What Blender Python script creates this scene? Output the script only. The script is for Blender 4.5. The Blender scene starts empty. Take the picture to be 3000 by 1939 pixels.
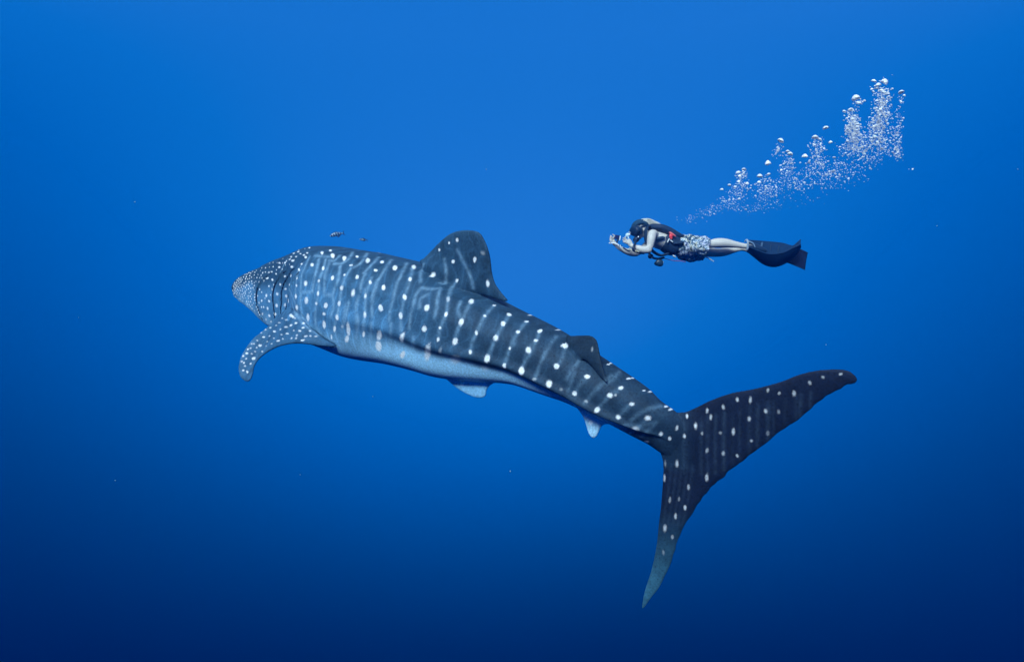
import bpy, bmesh, math, random
import numpy as np
from mathutils import Vector, noise, geometry
from mathutils.bvhtree import BVHTree as BVHT

random.seed(7)
rng = np.random.default_rng(11)
sc = bpy.context.scene
COL = sc.collection
F = 2000.0                      # focal length of the photograph in its own pixels (3000 wide)
CX, CY = 1500.0, 969.5

# ------------------------------------------------------------------ camera, light, exposure
cd = bpy.data.cameras.new("camera")
cd.sensor_width = 36.0
cd.lens = 36.0 * F / 3000.0
cd.clip_end = 500.0
cam = bpy.data.objects.new("camera", cd)
cam.location = (0, 0, 0)
cam.rotation_euler = (math.radians(90), 0, 0)
COL.objects.link(cam)
sc.camera = cam

SUN_DIR = Vector((-0.30, -0.76, 0.555)).normalized()      # towards the sun
sun_el = math.asin(SUN_DIR.z)
sun_az = math.atan2(SUN_DIR.x, SUN_DIR.y)
world = bpy.data.worlds.new("World")
sc.world = world
world.use_nodes = True
wn = world.node_tree
bg = wn.nodes["Background"]
sky = wn.nodes.new("ShaderNodeTexSky")
sky.sky_type = 'NISHITA'
sky.sun_disc = False
sky.sun_elevation = sun_el
sky.sun_rotation = sun_az
wn.links.new(sky.outputs[0], bg.inputs[0])
bg.inputs[1].default_value = 0.15

sl = bpy.data.lights.new("sun", 'SUN')
sl.energy = 4.2
sl.angle = math.radians(20.0)          # the rippled surface spreads the sunlight
sl.color = (0.74, 0.95, 1.0)
sun = bpy.data.objects.new("sun", sl)
sun.rotation_euler = SUN_DIR.to_track_quat('Z', 'Y').to_euler()
sun.location = (0, 0, 20)
COL.objects.link(sun)

sc.view_settings.view_transform = 'Standard'
sc.view_settings.look = 'None'
sc.view_settings.gamma = 1.0
sc.view_settings.use_curve_mapping = False
sc.view_settings.exposure = 0.35
sc.render.engine = 'CYCLES'
sc.cycles.use_denoising = True
sc.cycles.max_bounces = 6
sc.cycles.volume_bounces = 0
EXPO = 2 ** 0.35

# ------------------------------------------------------------------ helpers
def px(x, y, d):
    """A point at distance d (metres in front of the camera) seen at photograph pixel x, y."""
    return Vector(((x - CX) / F * d, d, -(y - CY) / F * d))

def tag(o, label=None, cat=None, group=None, kind=None):
    if label: o['label'] = label
    if cat: o['category'] = cat
    if group: o['group'] = group
    if kind: o['kind'] = kind
    return o

def empty(name, loc, label=None, cat=None, group=None):
    o = bpy.data.objects.new(name, None)
    o.location = loc
    COL.objects.link(o)
    return tag(o, label, cat, group)

def link_mesh(name, me, mat=None, parent=None, smooth=True):
    o = bpy.data.objects.new(name, me)
    COL.objects.link(o)
    if mat is not None:
        me.materials.clear()
        me.materials.append(mat)
    if parent is not None:
        o.parent = parent
        o.matrix_parent_inverse = parent.matrix_basis.inverted()
    if smooth and len(me.polygons):
        me.polygons.foreach_set('use_smooth', [True] * len(me.polygons))
    return o

def mesh_from(name, V, Fc):
    me = bpy.data.meshes.new(name)
    me.from_pydata([tuple(v) for v in V], [], [tuple(f) for f in Fc])
    me.update()
    return me

class MB:
    """Collects vertices and faces for one mesh."""
    def __init__(s): s.v = []; s.f = []
    def add(s, V, Fc):
        b = len(s.v); s.v += [Vector(p) for p in V]; s.f += [tuple(b + i for i in f) for f in Fc]; return s
    def rings(s, rings, closed_ends=True):
        n = len(rings[0]); V = [p for r in rings for p in r]; Fc = []
        for i in range(len(rings) - 1):
            for j in range(n):
                k = (j + 1) % n
                Fc.append((i * n + j, i * n + k, (i + 1) * n + k, (i + 1) * n + j))
        if closed_ends:
            c0 = sum((Vector(p) for p in rings[0]), Vector()) / n
            c1 = sum((Vector(p) for p in rings[-1]), Vector()) / n
            a = len(V); V += [c0, c1]
            for j in range(n):
                k = (j + 1) % n
                Fc.append((a, k, j)); Fc.append((a + 1, (len(rings) - 1) * n + j, (len(rings) - 1) * n + k))
        return s.add(V, Fc)
    def tube(s, pts, radii, n=12, flat=1.0, cap=True):
        """Round tube through 3-D points, ends rounded."""
        pts = [Vector(p) for p in pts]
        if not hasattr(radii, '__len__'): radii = [radii] * len(pts)
        P, R = [], []
        t0 = (pts[1] - pts[0]).normalized(); t1 = (pts[-1] - pts[-2]).normalized()
        if cap:
            for a in (80, 50, 25):
                P.append(pts[0] - t0 * radii[0] * math.sin(math.radians(a))); R.append(radii[0] * math.cos(math.radians(a)))
        P += pts; R += list(radii)
        if cap:
            for a in (25, 50, 80):
                P.append(pts[-1] + t1 * radii[-1] * math.sin(math.radians(a))); R.append(radii[-1] * math.cos(math.radians(a)))
        rings = []; up = None
        for i, p in enumerate(P):
            t = (P[min(i + 1, len(P) - 1)] - P[max(i - 1, 0)]).normalized()
            if up is None:
                up = t.orthogonal().normalized()
            up = (up - t * up.dot(t)).normalized()
            sd = t.cross(up)
            rings.append([p + (up * math.cos(a) + sd * math.sin(a) * flat) * R[i] for a in [2 * math.pi * j / n for j in range(n)]])
        return s.rings(rings)
    def ell(s, c, ax, n=20, m=12, fn=None):
        """Ellipsoid with the three half-axis vectors ax."""
        c = Vector(c); rings = []
        for i in range(1, m):
            th = math.pi * i / m
            rings.append([c + ax[2] * math.cos(th) * (-1) + (ax[0] * math.cos(a) + ax[1] * math.sin(a)) * math.sin(th)
                          for a in [2 * math.pi * j / n for j in range(n)]])
        V = [p for r in rings for p in r]
        s.rings(rings)
        # pull the two cap centres out to the poles
        s.v[-2] = c - ax[2]; s.v[-1] = c + ax[2]
        return s
    def box(s, c, ax):
        c = Vector(c); V = [c + ax[0] * i + ax[1] * j + ax[2] * k for i in (-1, 1) for j in (-1, 1) for k in (-1, 1)]
        return s.add(V, [(0, 1, 3, 2), (4, 6, 7, 5), (0, 4, 5, 1), (2, 3, 7, 6), (0, 2, 6, 4), (1, 5, 7, 3)])
    def obj(s, name, mat, parent=None, smooth=True, bevel=0.0):
        me = mesh_from(name, s.v, s.f)
        bm = bmesh.new(); bm.from_mesh(me)
        bmesh.ops.recalc_face_normals(bm, faces=bm.faces[:])
        if bevel > 0:
            bmesh.ops.bevel(bm, geom=bm.edges[:], offset=bevel, segments=2, affect='EDGES', profile=0.6)
        bm.to_mesh(me); bm.free()
        return link_mesh(name, me, mat, parent, smooth)

def voxel_solid(mb, voxel, smooth=4):
    """One continuous surface round every closed shell in mb."""
    me = mesh_from("shells", mb.v, mb.f)
    bm = bmesh.new(); bm.from_mesh(me)
    bmesh.ops.recalc_face_normals(bm, faces=bm.faces[:]); bm.to_mesh(me); bm.free()
    o = bpy.data.objects.new("shells", me); COL.objects.link(o)
    r = o.modifiers.new("r", 'REMESH'); r.mode = 'VOXEL'; r.voxel_size = voxel; r.adaptivity = 0
    s = o.modifiers.new("s", 'SMOOTH'); s.factor = 0.5; s.iterations = smooth
    dg = bpy.context.evaluated_depsgraph_get()
    out = bpy.data.meshes.new_from_object(o.evaluated_get(dg))
    bpy.data.objects.remove(o); bpy.data.meshes.remove(me)
    return out

def get_co(me):
    a = np.empty(len(me.vertices) * 3, np.float32); me.vertices.foreach_get('co', a); return a.reshape(-1, 3)

def sstep(a, b, x):
    t = np.clip((x - a) / (b - a), 0, 1); return t * t * (3 - 2 * t)

def spline(pts, per=8, closed=False):
    """Catmull-Rom through 2-D or 3-D points."""
    P = np.array(pts, float); n = len(P); out = []
    rngi = range(n) if closed else range(n - 1)
    for i in rngi:
        p0 = P[(i - 1) % n] if closed or i > 0 else P[0]
        p1 = P[i]; p2 = P[(i + 1) % n]
        p3 = P[(i + 2) % n] if closed or i + 2 < n else P[-1]
        for k in range(per):
            t = k / per
            out.append(0.5 * ((2 * p1) + (-p0 + p2) * t + (2 * p0 - 5 * p1 + 4 * p2 - p3) * t * t + (-p0 + 3 * p1 - 3 * p2 + p3) * t ** 3))
    if not closed: out.append(P[-1])
    return np.array(out)

# ------------------------------------------------------------------ materials
def mat(name, color, rough=0.5, spec=0.3, metallic=0.0, vary=0.15, scale=40.0, bump=0.0, bscale=120.0):
    m = bpy.data.materials.new(name); m.use_nodes = True
    nt = m.node_tree; b = nt.nodes["Principled BSDF"]
    b.inputs["Roughness"].default_value = rough
    b.inputs["Specular IOR Level"].default_value = spec
    b.inputs["Metallic"].default_value = metallic
    tc = nt.nodes.new("ShaderNodeTexCoord")
    nz = nt.nodes.new("ShaderNodeTexNoise"); nz.inputs["Scale"].default_value = scale; nz.inputs["Detail"].default_value = 4
    nt.links.new(tc.outputs["Object"], nz.inputs["Vector"])
    mx = nt.nodes.new("ShaderNodeMix"); mx.data_type = 'RGBA'
    mx.inputs[6].default_value = tuple(c * (1 - vary) for c in color) + (1,)
    mx.inputs[7].default_value = tuple(min(1, c * (1 + vary)) for c in color) + (1,)
    nt.links.new(nz.outputs[0], mx.inputs[0]); nt.links.new(mx.outputs[2], b.inputs["Base Color"])
    if bump > 0:
        n2 = nt.nodes.new("ShaderNodeTexNoise"); n2.inputs["Scale"].default_value = bscale
        bp = nt.nodes.new("ShaderNodeBump"); bp.inputs["Strength"].default_value = bump; bp.inputs["Distance"].default_value = 0.01
        nt.links.new(tc.outputs["Object"], n2.inputs["Vector"]); nt.links.new(n2.outputs[0], bp.inputs["Height"])
        nt.links.new(bp.outputs[0], b.inputs["Normal"])
    return m

# ------------------------------------------------------------------ the sea: a deep bowl of lit water, open above, where daylight falls in
def build_water():
    R = 70.0; c = Vector((0, 5, 0)); nu, nv = 96, 48
    V, Fc = [], []
    for i in range(nv + 1):
        e = math.radians(-88 + (88 + 30) * i / nv)
        for j in range(nu):
            a = 2 * math.pi * j / nu
            V.append(c + Vector((math.cos(a) * math.cos(e), math.sin(a) * math.cos(e), math.sin(e))) * R)
    for i in range(nv):
        for j in range(nu):
            k = (j + 1) % nu
            Fc.append((i * nu + j, (i + 1) * nu + j, (i + 1) * nu + k, i * nu + k))
    V.append(c + Vector((0, 0, -R))); s = len(V) - 1
    for j in range(nu): Fc.append((s, j, (j + 1) % nu))
    m = bpy.data.materials.new("deep_water_glow"); m.use_nodes = True
    nt = m.node_tree; nt.nodes.clear()
    N = nt.nodes.new; L = nt.links.new
    out = N("ShaderNodeOutputMaterial"); em = N("ShaderNodeEmission"); L(em.outputs[0], out.inputs[0])
    tc = N("ShaderNodeTexCoord"); nm = N("ShaderNodeVectorMath"); nm.operation = 'NORMALIZE'
    L(tc.outputs["Object"], nm.inputs[0])
    sx = N("ShaderNodeSeparateXYZ"); L(nm.outputs[0], sx.inputs[0])
    def M(op, a, b=None, c_=None, clamp=False):
        n = N("ShaderNodeMath"); n.operation = op; n.use_clamp = clamp
        for i, q in enumerate((a, b, c_)):
            if q is None: continue
            if isinstance(q, (int, float)): n.inputs[i].default_value = q
            else: L(q, n.inputs[i])
        return n.outputs[0]
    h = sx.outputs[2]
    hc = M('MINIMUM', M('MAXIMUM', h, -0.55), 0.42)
    u = M('MINIMUM', M('SUBTRACT', 1.0, sx.outputs[1]), 0.32)        # dims away from straight ahead, painted into the glow
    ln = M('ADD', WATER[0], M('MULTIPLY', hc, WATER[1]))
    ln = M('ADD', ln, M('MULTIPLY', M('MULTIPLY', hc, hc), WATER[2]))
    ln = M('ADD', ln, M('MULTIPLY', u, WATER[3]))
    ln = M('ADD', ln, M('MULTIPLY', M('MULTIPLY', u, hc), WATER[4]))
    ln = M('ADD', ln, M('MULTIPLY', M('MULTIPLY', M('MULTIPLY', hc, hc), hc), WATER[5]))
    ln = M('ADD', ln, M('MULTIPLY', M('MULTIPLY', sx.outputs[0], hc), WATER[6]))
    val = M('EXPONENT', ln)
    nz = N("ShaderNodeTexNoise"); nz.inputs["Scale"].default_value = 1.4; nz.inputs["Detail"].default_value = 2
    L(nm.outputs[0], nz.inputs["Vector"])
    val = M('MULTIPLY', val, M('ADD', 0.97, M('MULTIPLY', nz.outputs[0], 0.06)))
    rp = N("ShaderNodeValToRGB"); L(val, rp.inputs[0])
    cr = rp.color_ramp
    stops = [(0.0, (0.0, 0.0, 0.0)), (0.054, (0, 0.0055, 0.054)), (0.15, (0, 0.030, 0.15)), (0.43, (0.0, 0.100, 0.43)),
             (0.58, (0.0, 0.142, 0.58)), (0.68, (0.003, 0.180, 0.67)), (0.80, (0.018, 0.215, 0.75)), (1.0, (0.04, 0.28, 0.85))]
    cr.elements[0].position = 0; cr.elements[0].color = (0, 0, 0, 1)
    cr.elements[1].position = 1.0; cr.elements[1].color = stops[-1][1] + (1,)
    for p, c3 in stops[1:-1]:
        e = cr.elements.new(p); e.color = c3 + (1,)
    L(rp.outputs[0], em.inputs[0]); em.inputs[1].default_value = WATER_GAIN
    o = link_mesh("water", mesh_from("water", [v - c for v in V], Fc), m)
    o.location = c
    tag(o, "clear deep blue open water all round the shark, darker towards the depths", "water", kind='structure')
    return o
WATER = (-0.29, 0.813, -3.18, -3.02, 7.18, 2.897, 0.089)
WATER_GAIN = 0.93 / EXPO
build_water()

# even blue veil of the water itself, between the camera and the far blue
def build_haze():
    lo = Vector((-15, -3, -10)); hi = Vector((15, 16, 10))
    m = bpy.data.materials.new("water_veil"); m.use_nodes = True
    nt = m.node_tree; nt.nodes.clear()
    out = nt.nodes.new("ShaderNodeOutputMaterial"); pv = nt.nodes.new("ShaderNodeVolumePrincipled")
    pv.inputs["Color"].default_value = (0.0, 0.15, 0.72, 1)
    pv.inputs["Density"].default_value = 0.010
    nt.links.new(pv.outputs[0], out.inputs["Volume"])
    o = MB().box((lo + hi) / 2, [Vector(((hi - lo).x / 2, 0, 0)), Vector((0, (hi - lo).y / 2, 0)), Vector((0, 0, (hi - lo).z / 2))]).obj("haze", m, smooth=False)
    tag(o, "faint even blue veil of the water fading the farther things", "haze", kind='stuff')
build_haze()

# ================================================================== WHALE SHARK
TOP = [(676, 848), (683, 830), (689, 823), (705, 809), (754, 786), (802, 763), (851, 744), (887, 728), (916, 721), (948, 719), (997, 720), (1046, 727),
       (1094, 734), (1140, 744), (1180, 753), (1225, 764), (1300, 790), (1390, 835), (1440, 861), (1500, 894), (1552, 920), (1605, 946), (1651, 971), (1705, 1005),
       (1759, 1041), (1798, 1067), (1850, 1102), (1903, 1140), (1938, 1176), (1984, 1209), (2028, 1262), (2080, 1312)]
BOT = [(676, 852), (681, 865), (698, 881), (724, 898), (744, 914), (760, 931), (776, 945), (790, 955), (820, 970), (860, 987), (910, 1003), (955, 1017), (997, 1033),
       (1046, 1051), (1094, 1061), (1140, 1068), (1182, 1077), (1236, 1091), (1291, 1107), (1360, 1117), (1454, 1123), (1509, 1129), (1560, 1146), (1605, 1162),
       (1658, 1180), (1710, 1205), (1780, 1240), (1850, 1277), (1903, 1305), (1938, 1330), (1985, 1350), (2030, 1352), (2080, 1350)]
#         x     y    depth roll  width/height  keel   ridge
SPINE = [(681, 850, 8.50, 8, 0.70, 0.00, 0.0), (700, 847, 8.455, 8, 0.85, 0.00, 0.0), (730, 848, 8.36, 8, 0.98, 0.00, 0.0), (760, 856, 8.22, 8, 1.05, 0.00, .004),
         (800, 860, 7.97, 9, 1.05, 0.00, .008), (850, 866, 7.66, 10, 1.05, 0.00, .015), (950, 869, 7.26, 13, 1.02, 0.00, .034), (1050, 889, 6.98, 16, 1.0, 0.010, .042),
         (1164, 915, 6.72, 19, 1.0, 0.045, .040), (1300, 952, 6.42, 22, 1.0, 0.08, .028), (1400, 979, 6.22, 25, 1.02, 0.10, .018), (1500, 1012, 6.04, 29, 1.05, 0.12, .010),
         (1600, 1051, 5.86, 33, 1.08, 0.16, .006), (1700, 1100, 5.70, 38, 1.08, 0.20, 0.0), (1800, 1157, 5.55, 42, 1.0, 0.24, 0.0), (1900, 1220, 5.43, 38, 0.76, 0.20, 0.0),
         (1960, 1262, 5.38, 31, 0.44, 0.06, 0.0), (2000, 1290, 5.35, 29, 0.22, 0.0, 0.0), (2055, 1325, 5.32, 29, 0.05, 0.0, 0.0)]

def ray_poly(p, d, poly):
    """Distance from p along d to a polyline (2-D)."""
    best = None
    for a, b in zip(poly[:-1], poly[1:]):
        a = np.array(a, float); e = np.array(b, float) - a
        det = d[0] * (-e[1]) + e[0] * d[1]
        if abs(det) < 1e-9: continue
        r = a - p
        t = (r[0] * (-e[1]) + e[0] * r[1]) / det
        s = (d[0] * r[1] - d[1] * r[0]) / det
        if t > 0 and -1e-6 <= s <= 1 + 1e-6 and (best is None or t < best): best = t
    return best

def shark_frame():
    S = spline([s for s in SPINE], per=12)
    # even spacing by arc length in 3-D
    P3 = np.array([px(*s[:3]) for s in S])
    seg = np.r_[0, np.cumsum(np.linalg.norm(np.diff(P3, axis=0), axis=1))]
    n = 260; q = np.linspace(0, seg[-1], n)
    S = np.stack([np.interp(q, seg, S[:, i]) for i in range(S.shape[1])], 1)
    top = [tuple(p) for p in spline(TOP, 6)]; bot = [tuple(p) for p in spline(BOT, 6)]
    C = np.array([px(*s[:3]) for s in S])
    T = np.gradient(C, axis=0); T /= np.linalg.norm(T, axis=1)[:, None]       # towards the tail
    fr = []
    xy = S[:, :2]; txy = np.gradient(xy, axis=0)
    for k in range(3): txy[1:-1] = (txy[:-2] + txy[1:-1] * 2 + txy[2:]) / 4
    for i in range(n):
        x, y, dep, roll, wh, keel, ridge = S[i]
        t2 = txy[i] / np.linalg.norm(txy[i]); n2 = np.array([t2[1], -t2[0]])     # upwards in the picture
        ht = ray_poly(xy[i], n2, top) or 4; hb = ray_poly(xy[i], -n2, bot) or 4
        v = C[i] / np.linalg.norm(C[i])
        side = -v + T[i] * np.dot(v, T[i]); side /= np.linalg.norm(side)
        up = np.cross(T[i], side); up /= np.linalg.norm(up)
        if up[2] < 0: up = -up
        rr = math.radians(roll)
        D = up * math.cos(rr) + side * math.sin(rr)
        L = side * math.cos(rr) - up * math.sin(rr)
        fr.append((ht * dep / F, hb * dep / F, D, L, up, side))
    return S, C, T, fr
S_, C_, T_, FR = shark_frame()
NS, NP = len(S_), 120
PHI = np.linspace(0, 2 * np.pi, NP, endpoint=False)
def section_shape(i):
    wh, keel, ridge = S_[i, 4], S_[i, 5], S_[i, 6]
    p = 2.25 + 1.3 * sstep(math.radians(75), math.radians(115), np.abs((PHI + np.pi) % (2 * np.pi) - np.pi)) * float(1 - sstep(1450, 1800, S_[i, 0])) * float(sstep(900, 1060, S_[i, 0]))
    c, s = np.abs(np.cos(PHI)), np.abs(np.sin(PHI))
    r = (c ** p + (s / wh) ** p) ** (-1 / p)
    for s0 in (1, -1):
        def g(a, w): return np.exp(-(((PHI - s0 * math.radians(a) + np.pi) % (2 * np.pi) - np.pi) / math.radians(w)) ** 2)
        r = r * (1 + keel * g(94, 7) + keel * 0.25 * g(94, 20) + ridge * g(30, 6) + ridge * 0.9 * g(58, 6))
        r = r * (1 - keel * 0.20 * g(112, 12))
    return r
sections = []
RAD = np.zeros((NS, NP)); OFF = np.zeros((NS, 3))
for i in range(NS):
    ht, hb, D, L, up, side = FR[i]
    r = section_shape(i)
    P = np.cos(PHI)[:, None] * r[:, None] * D + np.sin(PHI)[:, None] * r[:, None] * L
    e = P @ up
    k = (ht + hb) / (e.max() - e.min())
    off = up * (ht - k * e.max())
    RAD[i] = r * k; OFF[i] = off
    sections.append(P * k + (C_[i] + off))
AX = C_ + OFF
for _ in range(3):
    RAD[1:-1] = (RAD[:-2] + 2 * RAD[1:-1] + RAD[2:]) / 4
    AX[1:-1] = (AX[:-2] + 2 * AX[1:-1] + AX[2:]) / 4
DD = np.array([f[2] for f in FR]); LL = np.array([f[3] for f in FR])
# keep every section inside the traced outline where the head turns away from the camera
_tx, _ty = np.array(spline(TOP, 6)).T; _bx, _by = np.array(spline(BOT, 6)).T
def inside_out(x, y):
    return (x >= 680.5) & (y >= np.interp(x, _tx, _ty)) & (y <= np.interp(x, _bx, _by))
UP = np.array([f[4] for f in FR]); SD = np.array([f[5] for f in FR])
RING = AX[:, None, :] + RAD[:, :, None] * (np.cos(PHI)[None, :, None] * DD[:, None, :] + np.sin(PHI)[None, :, None] * LL[:, None, :])
kf = np.ones(NS)
for i in range(NS):
    if S_[i, 0] > 1000: continue
    w = RING[i] - AX[i]; wu = (w @ UP[i])[:, None] * UP[i] * 0.985; ws = w - wu / 0.985
    lo_, hi_ = 0.30, 1.3
    for _ in range(14):
        mid = (lo_ + hi_) / 2; P = AX[i] + wu + ws * mid
        ok = inside_out(P[:, 0] / P[:, 1] * F + CX, -P[:, 2] / P[:, 1] * F + CY).all()
        lo_, hi_ = (mid, hi_) if ok else (lo_, mid)
    kf[i] = lo_
kf = 1 + (kf - 1) * (1 - sstep(880, 1000, S_[:, 0]))
for _ in range(10): kf[1:-1] = (kf[:-2] + 2 * kf[1:-1] + kf[2:]) / 4
for i in range(NS):
    w = RING[i] - AX[i]; wu = (w @ UP[i])[:, None] * UP[i]; RING[i] = AX[i] + wu + (w - wu) * kf[i]
print("side factor", kf[::12].round(2)[:10])
RAD = np.linalg.norm(RING - AX[:, None, :], axis=2)
shark_mb = MB()
shark_mb.rings([[Vector(RING[i, j]) for j in range(NP)] for i in range(NS)])

def spine_at(x):
    """Index of the body station nearest to photograph column x on the spine."""
    return int(np.argmin(np.abs(S_[:, 0] - x)))

def fin_shell(mb, outline, to3d, normal, tmax, base_pts, dm, tmin=0.008, flare=0.4):
    """Closed lens-shaped fin from an outline in photograph pixels set on its own surface in space."""
    ol = spline(outline, 5, closed=True)
    lo, hi = ol.min(0), ol.max(0)
    step = max((hi - lo).max() / 60.0, 4.0)
    pts = [tuple(p) for p in ol]; n_ol = len(pts)
    A = ol; B = np.roll(ol, -1, axis=0)
    def inside(q):
        c = False
        for a, b in zip(A, B):
            if (a[1] > q[1]) != (b[1] > q[1]) and q[0] < (b[0] - a[0]) * (q[1] - a[1]) / (b[1] - a[1]) + a[0]: c = not c
        return c
    def dist(q):
        e = B - A; w = np.array(q) - A
        t = np.clip((w * e).sum(1) / np.maximum((e * e).sum(1), 1e-9), 0, 1)
        return np.sqrt((((A + t[:, None] * e) - np.array(q)) ** 2).sum(1).min())
    y = lo[1]; row = 0
    while y < hi[1]:
        x = lo[0] + (step / 2 if row % 2 else 0)
        while x < hi[0]:
            if inside((x, y)) and dist((x, y)) > step * 0.5: pts.append((x, y))
            x += step
        y += step * 0.86; row += 1
    edges = [(i, (i + 1) % n_ol) for i in range(n_ol)]
    vv, ee, ff, ov, oe, of = geometry.delaunay_2d_cdt([Vector(p) for p in pts], edges, [], 1, 1e-4)
    V, Fc = [], []
    n = len(vv); bp = np.array(base_pts, float)
    for sgn in (1, -1):
        for p in vv:
            d = dist(p)
            t = tmin + (tmax - tmin) * math.sqrt(max(0.0, 1 - (1 - min(d / dm, 1)) ** 2)) * 1.0
            db = np.sqrt(((bp - np.array(p)) ** 2).sum(1)).min()
            t *= 0.60 + flare * math.exp(-(db / (dm * 0.9)) ** 2) + 0.5 * math.exp(-db / (dm * 2.2))
            t = max(t, tmin)
            c3 = to3d(p[0], p[1]); nn = normal(p[0], p[1])
            V.append(c3 + nn * (t * sgn))
    tri = [f for f in ff if inside(np.mean([vv[i] for i in f], axis=0))]
    for f in tri: Fc.append(tuple(f)); Fc.append(tuple(n + i for i in reversed(f)))
    cnt = {}
    for f in tri:
        for a, b in zip(f, f[1:] + f[:1]): cnt[(a, b)] = 1
    for (a, b) in cnt:
        if (b, a) not in cnt: Fc.append((b, a, n + a, n + b))
    mb.add(V, Fc)

def plane_map(p0, nrm):
    p0 = Vector(p0); nrm = Vector(nrm).normalized()
    def f(x, y):
        d = Vector(((x - CX) / F, 1.0, -(y - CY) / F))
        return d * (p0.dot(nrm) / d.dot(nrm))
    return f, (lambda x, y: nrm)

# first dorsal: stands in the body's median plane
i1, i2 = spine_at(1225), spine_at(1400)
def median(i, j):
    a = Vector(AX[i]); b = Vector(AX[j]); k = (i + j) // 2
    n = (b - a).cross(Vector(DD[k])).normalized()
    return a, n
a, n = median(i1, i2)
m3, nn = plane_map(a, n)
DORSAL = [(1238, 780), (1232, 764), (1243, 757), (1254, 746), (1270, 729), (1284, 714), (1313, 689), (1338, 678), (1364, 674.5), (1392, 677), (1408, 686), (1421, 708), (1431, 735),
          (1437, 765), (1441, 800), (1451, 832), (1468, 857), (1487, 881), (1466, 880), (1447, 873), (1411, 863), (1392, 868), (1385, 900), (1310, 880), (1260, 840)]
fin_shell(shark_mb, DORSAL, m3, nn, 0.036, [(1260, 790), (1300, 815), (1350, 850)], 45, flare=1.3)
# second dorsal
a, n = median(spine_at(1680), spine_at(1790))
m3, nn = plane_map(a, n)
_b2 = BVHT.FromPolygons([tuple(v) for v in shark_mb.v[:NS * NP + 2]], [f for f in shark_mb.f[:(NS - 1) * NP + 2 * NP]])
_h = _b2.ray_cast(Vector((0, 0, 0)), Vector(((1779 - CX) / F, 1, -(1119 - CY) / F)).normalized())[0]
_tip = _h * (1 - 0.035 / _h.length); _top = m3(1738, 988) - Vector(LL[spine_at(1735)]) * 0.02; _fr = m3(1668, 990)
_n2 = (_top - _fr).cross(_tip - _fr).normalized()
d2m, d2n = plane_map(_fr, _n2)
DORSAL2 = [(1660, 985), (1672, 984), (1696, 983), (1728, 983), (1743, 991), (1751, 1007), (1758, 1042), (1768, 1082), (1779, 1119), (1759, 1103), (1738, 1076), (1717, 1056), (1703, 1056), (1695, 1080), (1660, 1040)]
fin_shell(shark_mb, DORSAL2, d2m, d2n, 0.020, [(1680, 1010), (1700, 1040)], 28)
# anal fin, under the keel, on the median plane
_k = spine_at(1735); m3, nn = plane_map(a, Vector(LL[_k]) * 0.87 + Vector(DD[_k]) * 0.5)
ANAL = [(1680, 1170), (1689, 1192), (1707, 1218), (1717, 1245), (1726, 1272), (1738, 1283), (1749, 1275), (1759, 1253), (1768, 1244), (1786, 1237), (1770, 1195), (1720, 1165)]
fin_shell(shark_mb, ANAL, m3, nn, 0.014, [(1700, 1190), (1750, 1215)], 25)
# pelvic fin: splays out from the belly on the camera's side
i = spine_at(1380)
pn = (Vector(LL[i]) * 0.80 - Vector(DD[i]) * -0.6).normalized()
p0 = Vector(AX[i]) + (Vector(LL[i]) * 0.45 - Vector(DD[i]) * 0.85).normalized() * float(RAD[i, 50]) * 0.97
m3, nn = plane_map(p0, pn)
PELVIC = [(1300, 1103), (1309, 1112), (1345, 1141), (1382, 1160), (1408, 1165), (1422, 1158), (1425, 1142), (1436, 1128), (1449, 1119), (1425, 1112), (1400, 1100), (1340, 1080)]
fin_shell(shark_mb, PELVIC, m3, nn, 0.018, [(1330, 1105), (1400, 1108)], 25)
# pectoral fin: root at the shoulder, tip out towards the camera
PECT = [(835, 915), (820, 928), (802, 945), (783, 960), (763, 976), (741, 994), (721, 1020), (706.6, 1046), (699.4, 1075), (702, 1098), (711, 1111), (723, 1117), (733, 1111), (740, 1094),
        (745, 1072), (757, 1052), (780, 1033), (809, 1017), (841, 1008), (874, 1005), (909.5, 1008.5), (945, 1013), (983, 1014), (952, 994), (926, 974), (900, 952), (885, 925), (860, 905)]
ir = spine_at(880)
Lr, Dr = Vector(LL[ir]), Vector(DD[ir])
root = Vector(AX[ir]) + (Lr * 0.80 - Dr * 0.55) * float(RAD[ir, 40])
from mathutils.bvhtree import BVHTree
_b = BVHTree.FromPolygons([tuple(v) for v in shark_mb.v[:NS * NP + 2]], [f for f in shark_mb.f[:(NS - 1) * NP + 2 * NP]])
rx_, rd_ = [], []
for x, y in [(822, 926), (860, 925), (890, 945), (915, 965), (940, 985), (962, 1003)]:
    h = _b.ray_cast(Vector((0, 0, 0)), Vector(((x - CX) / F, 1, -(y - CY) / F)).normalized())
    if h[0] is not None: rx_.append(x); rd_.append(h[0].y)
print("pectoral root depths", list(zip(rx_, rd_)))
def pec_map(x, y):
    # distance from the root line (822,926)-(980,1014), in pixels, towards the tip
    tx, ty = 158 / 180.9, 88 / 180.9
    s = max(0.0, (x - 822) * -ty + (y - 926) * tx) / 235.0
    q = 822 + ((x - 822) * tx + (y - 926) * ty) * tx
    return px(x, y, float(np.interp(q, rx_, rd_)) - 0.055 - 0.50 * s)
pec_n = Vector((-0.30, -0.70, 0.64)).normalized()
fin_shell(shark_mb, PECT, pec_map, lambda x, y: pec_n, 0.045, [(840, 925), (870, 940), (900, 960)], 40, flare=0.8)
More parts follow.
